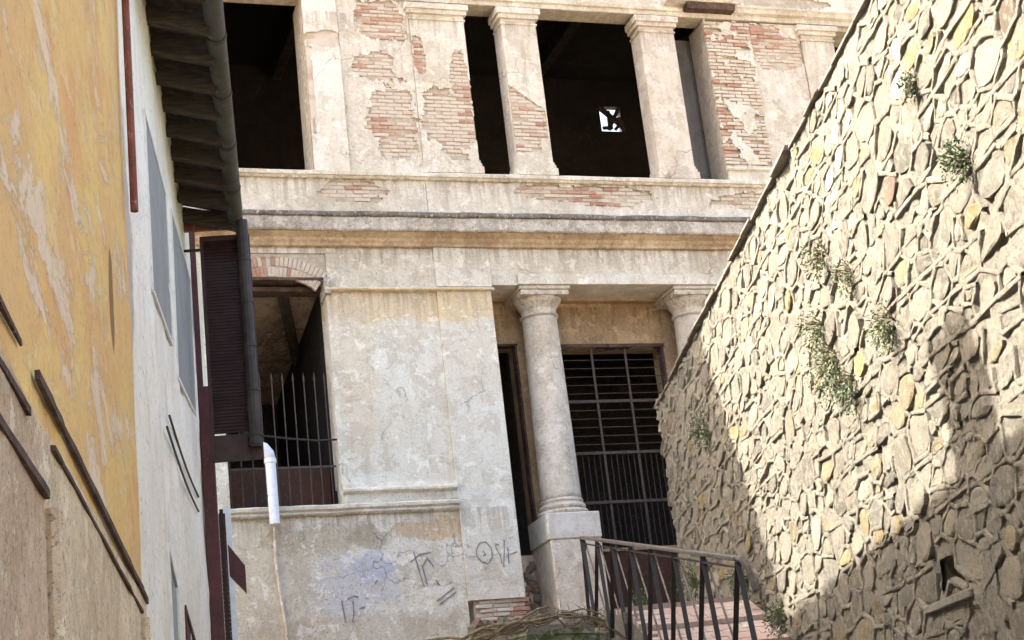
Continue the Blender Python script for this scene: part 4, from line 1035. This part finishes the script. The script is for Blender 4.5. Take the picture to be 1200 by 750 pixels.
# ================================================================== iron railing
ra = empty('railing', (1.0, 16.2, 3.0), 0, 'black iron railing with zigzag bars climbing beside the stair', 'railing')
A_ = Vector((.52, 19.38, 5.02)); B_ = Vector((1.53, 13.01, 3.59)); OFF = Vector((1.0, 16.2, 3.0))
def lp(p): return tuple(Vector(p) - OFF)
def top(t): return A_ + (B_ - A_) * t
b = B(); b.bar(lp(top(-.004)), lp(top(1.0)), .055, .035); b.build('handrail', 'iron_hand', ra, bevel=.006)
b = B(); b.tube([lp(p) for p in ((1.53, 13.01, 3.59), (1.555, 12.94, 3.57), (1.585, 12.90, 3.50), (1.605, 12.88, 3.40), (1.62, 12.86, 3.31))], .026, 8); b.build('handrail_end', 'iron_hand', ra)
b = B(); b.bar(lp(top(.02) - Vector((0, 0, .07))), lp(top(.995) - Vector((0, 0, .07))), .03, .012); b.build('upper_rail', 'iron', ra)
def foot(t):
    p = top(t); return Vector((p.x, p.y, 4.0 + (2.22 - 4.0) * t))
T = [0, .134, .263, .40, .541, .682, .838, 1.0]
for i, t in enumerate(T):
    a = top(t) - Vector((0, 0, .02))
    for tb in ([t + (T[i + 1] - t) * .22] if i < 7 else [1.05]) + ([T[i - 1] + (t - T[i - 1]) * .22] if i else [-.03]):
        b = B(); b.bar(lp(a), lp(foot(tb)), .042, .016, up=(0, 1, 0)); b.build('bar', 'iron', ra)
    if i < 7:   # thinner brace behind, running long to the right
        b = B(); b.tube([lp(a + Vector((.03, .05, -.02))), lp(foot(min(1.05, t + (T[i + 1] - t) * .95)) + Vector((.05, .05, 0)))], .010, 6); b.build('brace', 'iron_hand', ra)
b = B(); b.bar(lp(foot(.0) + Vector((0, 0, .10))), lp(foot(1.05) + Vector((0, 0, .10))), .03, .012); b.build('lower_rail', 'iron', ra)
b = B(); b.bar(lp(A_ + Vector((0, 0, .0))), lp(A_ - Vector((0, 0, .16))), .06, .03, up=(0, 1, 0)); b.build('end_plate', 'iron', ra)
# ================================================================== mossy mound with dead vines
random.seed(12)
b = B(); NX, NY = 44, 22
cx_, cy_ = .02, 19.35
for i in range(NX + 1):
    for j in range(NY + 1):
        th = math.pi * i / NX; u_ = -1 + 2 * j / NY
        # elongated vault with its axis away from the viewer
        rx, rz = 1.05, .60
        x = cx_ - rx * math.cos(th); zz = 3.30 + rz * math.sin(th) ** .85; y = cy_ + u_ * .75
        d = .045 * noise.noise(Vector((x * 3, y * 3, zz * 3))) + .025 * noise.noise(Vector((x * 9, y * 9, zz * 9)))
        b.v.append((x + d, y + (-.06 * math.sin(th) if j == 0 else 0) + d, zz + d))
for i in range(NX):
    for j in range(NY):
        a = i * (NY + 1) + j; b.f.append((a, a + 1, a + NY + 2, a + NY + 1))
b.f.append(tuple(i * (NY + 1) for i in range(NX + 1))); b.f.append(tuple(i * (NY + 1) + NY for i in range(NX, -1, -1)))
o = b.build('mossy_mound', 'moss', None, smooth=True); tag(o, 'mossy masonry hump in front of the column pedestal', 'mound')
vn = empty('dead_vine', (0, 19, 3.9), 0, 'tangle of dead creeper stems draped over the mossy hump', 'vine')
VO = Vector((0, 19, 3.9))
base = [(-1.50, 19.9, 4.12), (-1.0, 19.5, 4.06), (-.55, 18.75, 4.08), (-.2, 18.62, 4.13), (.12, 18.6, 4.16), (.40, 18.58, 4.12), (.66, 18.56, 3.98), (.90, 18.5, 3.78), (1.05, 18.5, 3.6)]
for k in range(10):
    pts = []; oy, oz = random.uniform(-.12, .12), random.uniform(-.09, .07); ph = random.uniform(0, 6)
    i0 = random.choice((0, 0, 1, 2)); i1 = random.choice((9, 9, 8, 7))
    seq = base[i0:i1]
    for i in range(len(seq) - 1):
        for t in (0, .33, .66):
            p = Vector(seq[i]).lerp(Vector(seq[i + 1]), t)
            pts.append(p - VO + Vector((0, oy, oz - .10)) + Vector((noise.noise(Vector((i + t, k, 0))), noise.noise(Vector((i + t, k, 5))), noise.noise(Vector((i + t, k, 9))))) * .13)
    b = B(); r0 = random.uniform(.006, .020); b.tube(pts, [r0 * (1 - .6 * i / len(pts)) for i in range(len(pts))], 6); b.build('stem', 'vine', vn)
b = B()
for k in range(420):
    q = random.choice(base[1:8]); p = Vector(q) - VO + Vector((random.gauss(0, .22), random.gauss(0, .1), random.gauss(-.12, .05)))
    d = Vector((random.gauss(0, 1), random.gauss(-.4, .6), random.gauss(.2, .8))).normalized() * random.uniform(.05, .16)
    sd = d.cross(Vector((random.random(), random.random(), random.random()))).normalized() * .006
    i = len(b.v); b.v += [tuple(p - sd), tuple(p + sd), tuple(p + d)]; b.f.append((i, i + 1, i + 2))
b.build('dry_twigs', 'dry', vn)['kind'] = 'stuff'
# ================================================================== weeds on and by the stone wall
def weed(s, z, r, mats, label, n=170, y=-.03, droop=.5, grp=None, frame=(RO, RRZ), lsz=1.0):
    e = empty('weed', frame[0] + Matrix.Rotation(frame[1], 3, 'Z') @ Vector((s, y, z)), frame[1], label, 'weed', 'weeds growing from the stone wall' if grp is None else grp)
    for mi, mt in enumerate(mats):
        b = B()
        for k in range(int(n * 2.4) // len(mats)):
            st_ = Vector((random.gauss(0, .35), -abs(random.gauss(.45, .3)), random.gauss(.15 if droop < .4 else -.15, .55)))
            st_ = st_.normalized() * r * random.random() ** .9; st_.z -= droop * r * random.random()
            d = (st_.normalized() + Vector((random.gauss(0, .5), random.gauss(0, .5), random.gauss(-.1, .5)))).normalized() * random.uniform(.018, .04) * lsz
            sd = d.cross(Vector((random.gauss(0, 1), random.gauss(0, 1), random.gauss(0, 1)))).normalized() * random.uniform(.004, .009) * lsz
            i = len(b.v); b.v += [tuple(st_), tuple(st_ + d * .5 - sd), tuple(st_ + d), tuple(st_ + d * .5 + sd)]; b.f.append((i, i + 1, i + 2, i + 3))
        b.build('foliage', mt, e)['kind'] = 'stuff'
    b = B()
    for k in range(9):
        d = Vector((random.gauss(0, .5), -abs(random.gauss(.4, .3)), random.gauss(-.1, .6))).normalized() * r * .8
        b.tube([(0, .04, 0), tuple(d * .5 + Vector((0, 0, .02))), tuple(d + Vector((0, 0, -droop * r * .3)))], [.005, .004, .002], 4)
    b.build('stems', 'vine', e)['kind'] = 'stuff'
random.seed(33)
weed(11.34, 5.47, .17, ['leafdark', 'leaf'], 'dark green rounded weed tuft high on the sunlit wall at the right', 240, droop=.25)
weed(10.76, 6.31, .11, ['leafdark', 'dry'], 'small dark dry tuft near the top of the stone wall', 120)
weed(9.39, 5.03, .19, ['dry', 'leaf'], 'grey green weed tuft just above the tip of the chimney shadow', 240)
weed(7.67, 5.56, .20, ['dry', 'leaf'], 'upper sparse olive tuft above the largest weed clump', 200)
weed(7.90, 5.22, .27, ['leaf', 'dry'], 'largest trailing weed clump in the middle of the sunlit wall', 420, droop=.9)
weed(8.10, 6.05, .19, ['dry', 'leaf'], 'pale dry tuft beneath the bright white stones of the wall', 170)
weed(8.69, 5.66, .16, ['dry'], 'faint dry tuft right of the pale one on the wall', 140)
weed(8.25, 4.92, .17, ['leafdark', 'leaf'], 'dark green sprig hanging below the largest weed clump', 180, droop=1.0)
weed(2.74, 5.92, .22, ['leafdark', 'leaf'], 'dark green weed on the shaded far end of the wall', 260, droop=.3)
weed(5.2, 3.42, .20, ['leaf', 'dry', 'leafdark'], 'low weed at the foot of the sunlit wall beside the paving', 260, y=-.12, droop=.1)
weed(2.0, 4.32, .30, ['leafdark', 'leaf'], 'dark weeds behind the railing at the far foot of the wall', 380, y=-.25, droop=.1)
weed(4.0, 4.0, .22, ['leafdark', 'leaf'], 'dark weeds at the wall foot just right of the railing end', 260, y=-.12, droop=.1)
weed(.6, 4.3, .25, ['leafdark', 'dry'], 'dark weed below the window grille behind the railing', 260, y=-.6, droop=.1)
# fallen rubble along the foot of the villa's wall
random.seed(6)
for k in range(14):
    bm = bmesh.new(); bmesh.ops.create_icosphere(bm, subdivisions=1, radius=random.uniform(.05, .10))
    for v in bm.verts: v.co *= random.uniform(.7, 1.15)
    me = bpy.data.meshes.new('rubble_stone'); bm.to_mesh(me); bm.free(); ca = me.color_attributes.new('tone', 'FLOAT_COLOR', 'POINT'); t = random.choice(((.5, .42, .34), (.42, .36, .3), (.6, .36, .27)))
    for d_ in ca.data: d_.color = t + (1,)
    o = link('rubble_stone', me, 'stone', va); o.location = (-1.62 + k * .075 + random.uniform(-.03, .03), -.05 + random.uniform(-.04, .04), 4.56 + random.uniform(-.05, .05))
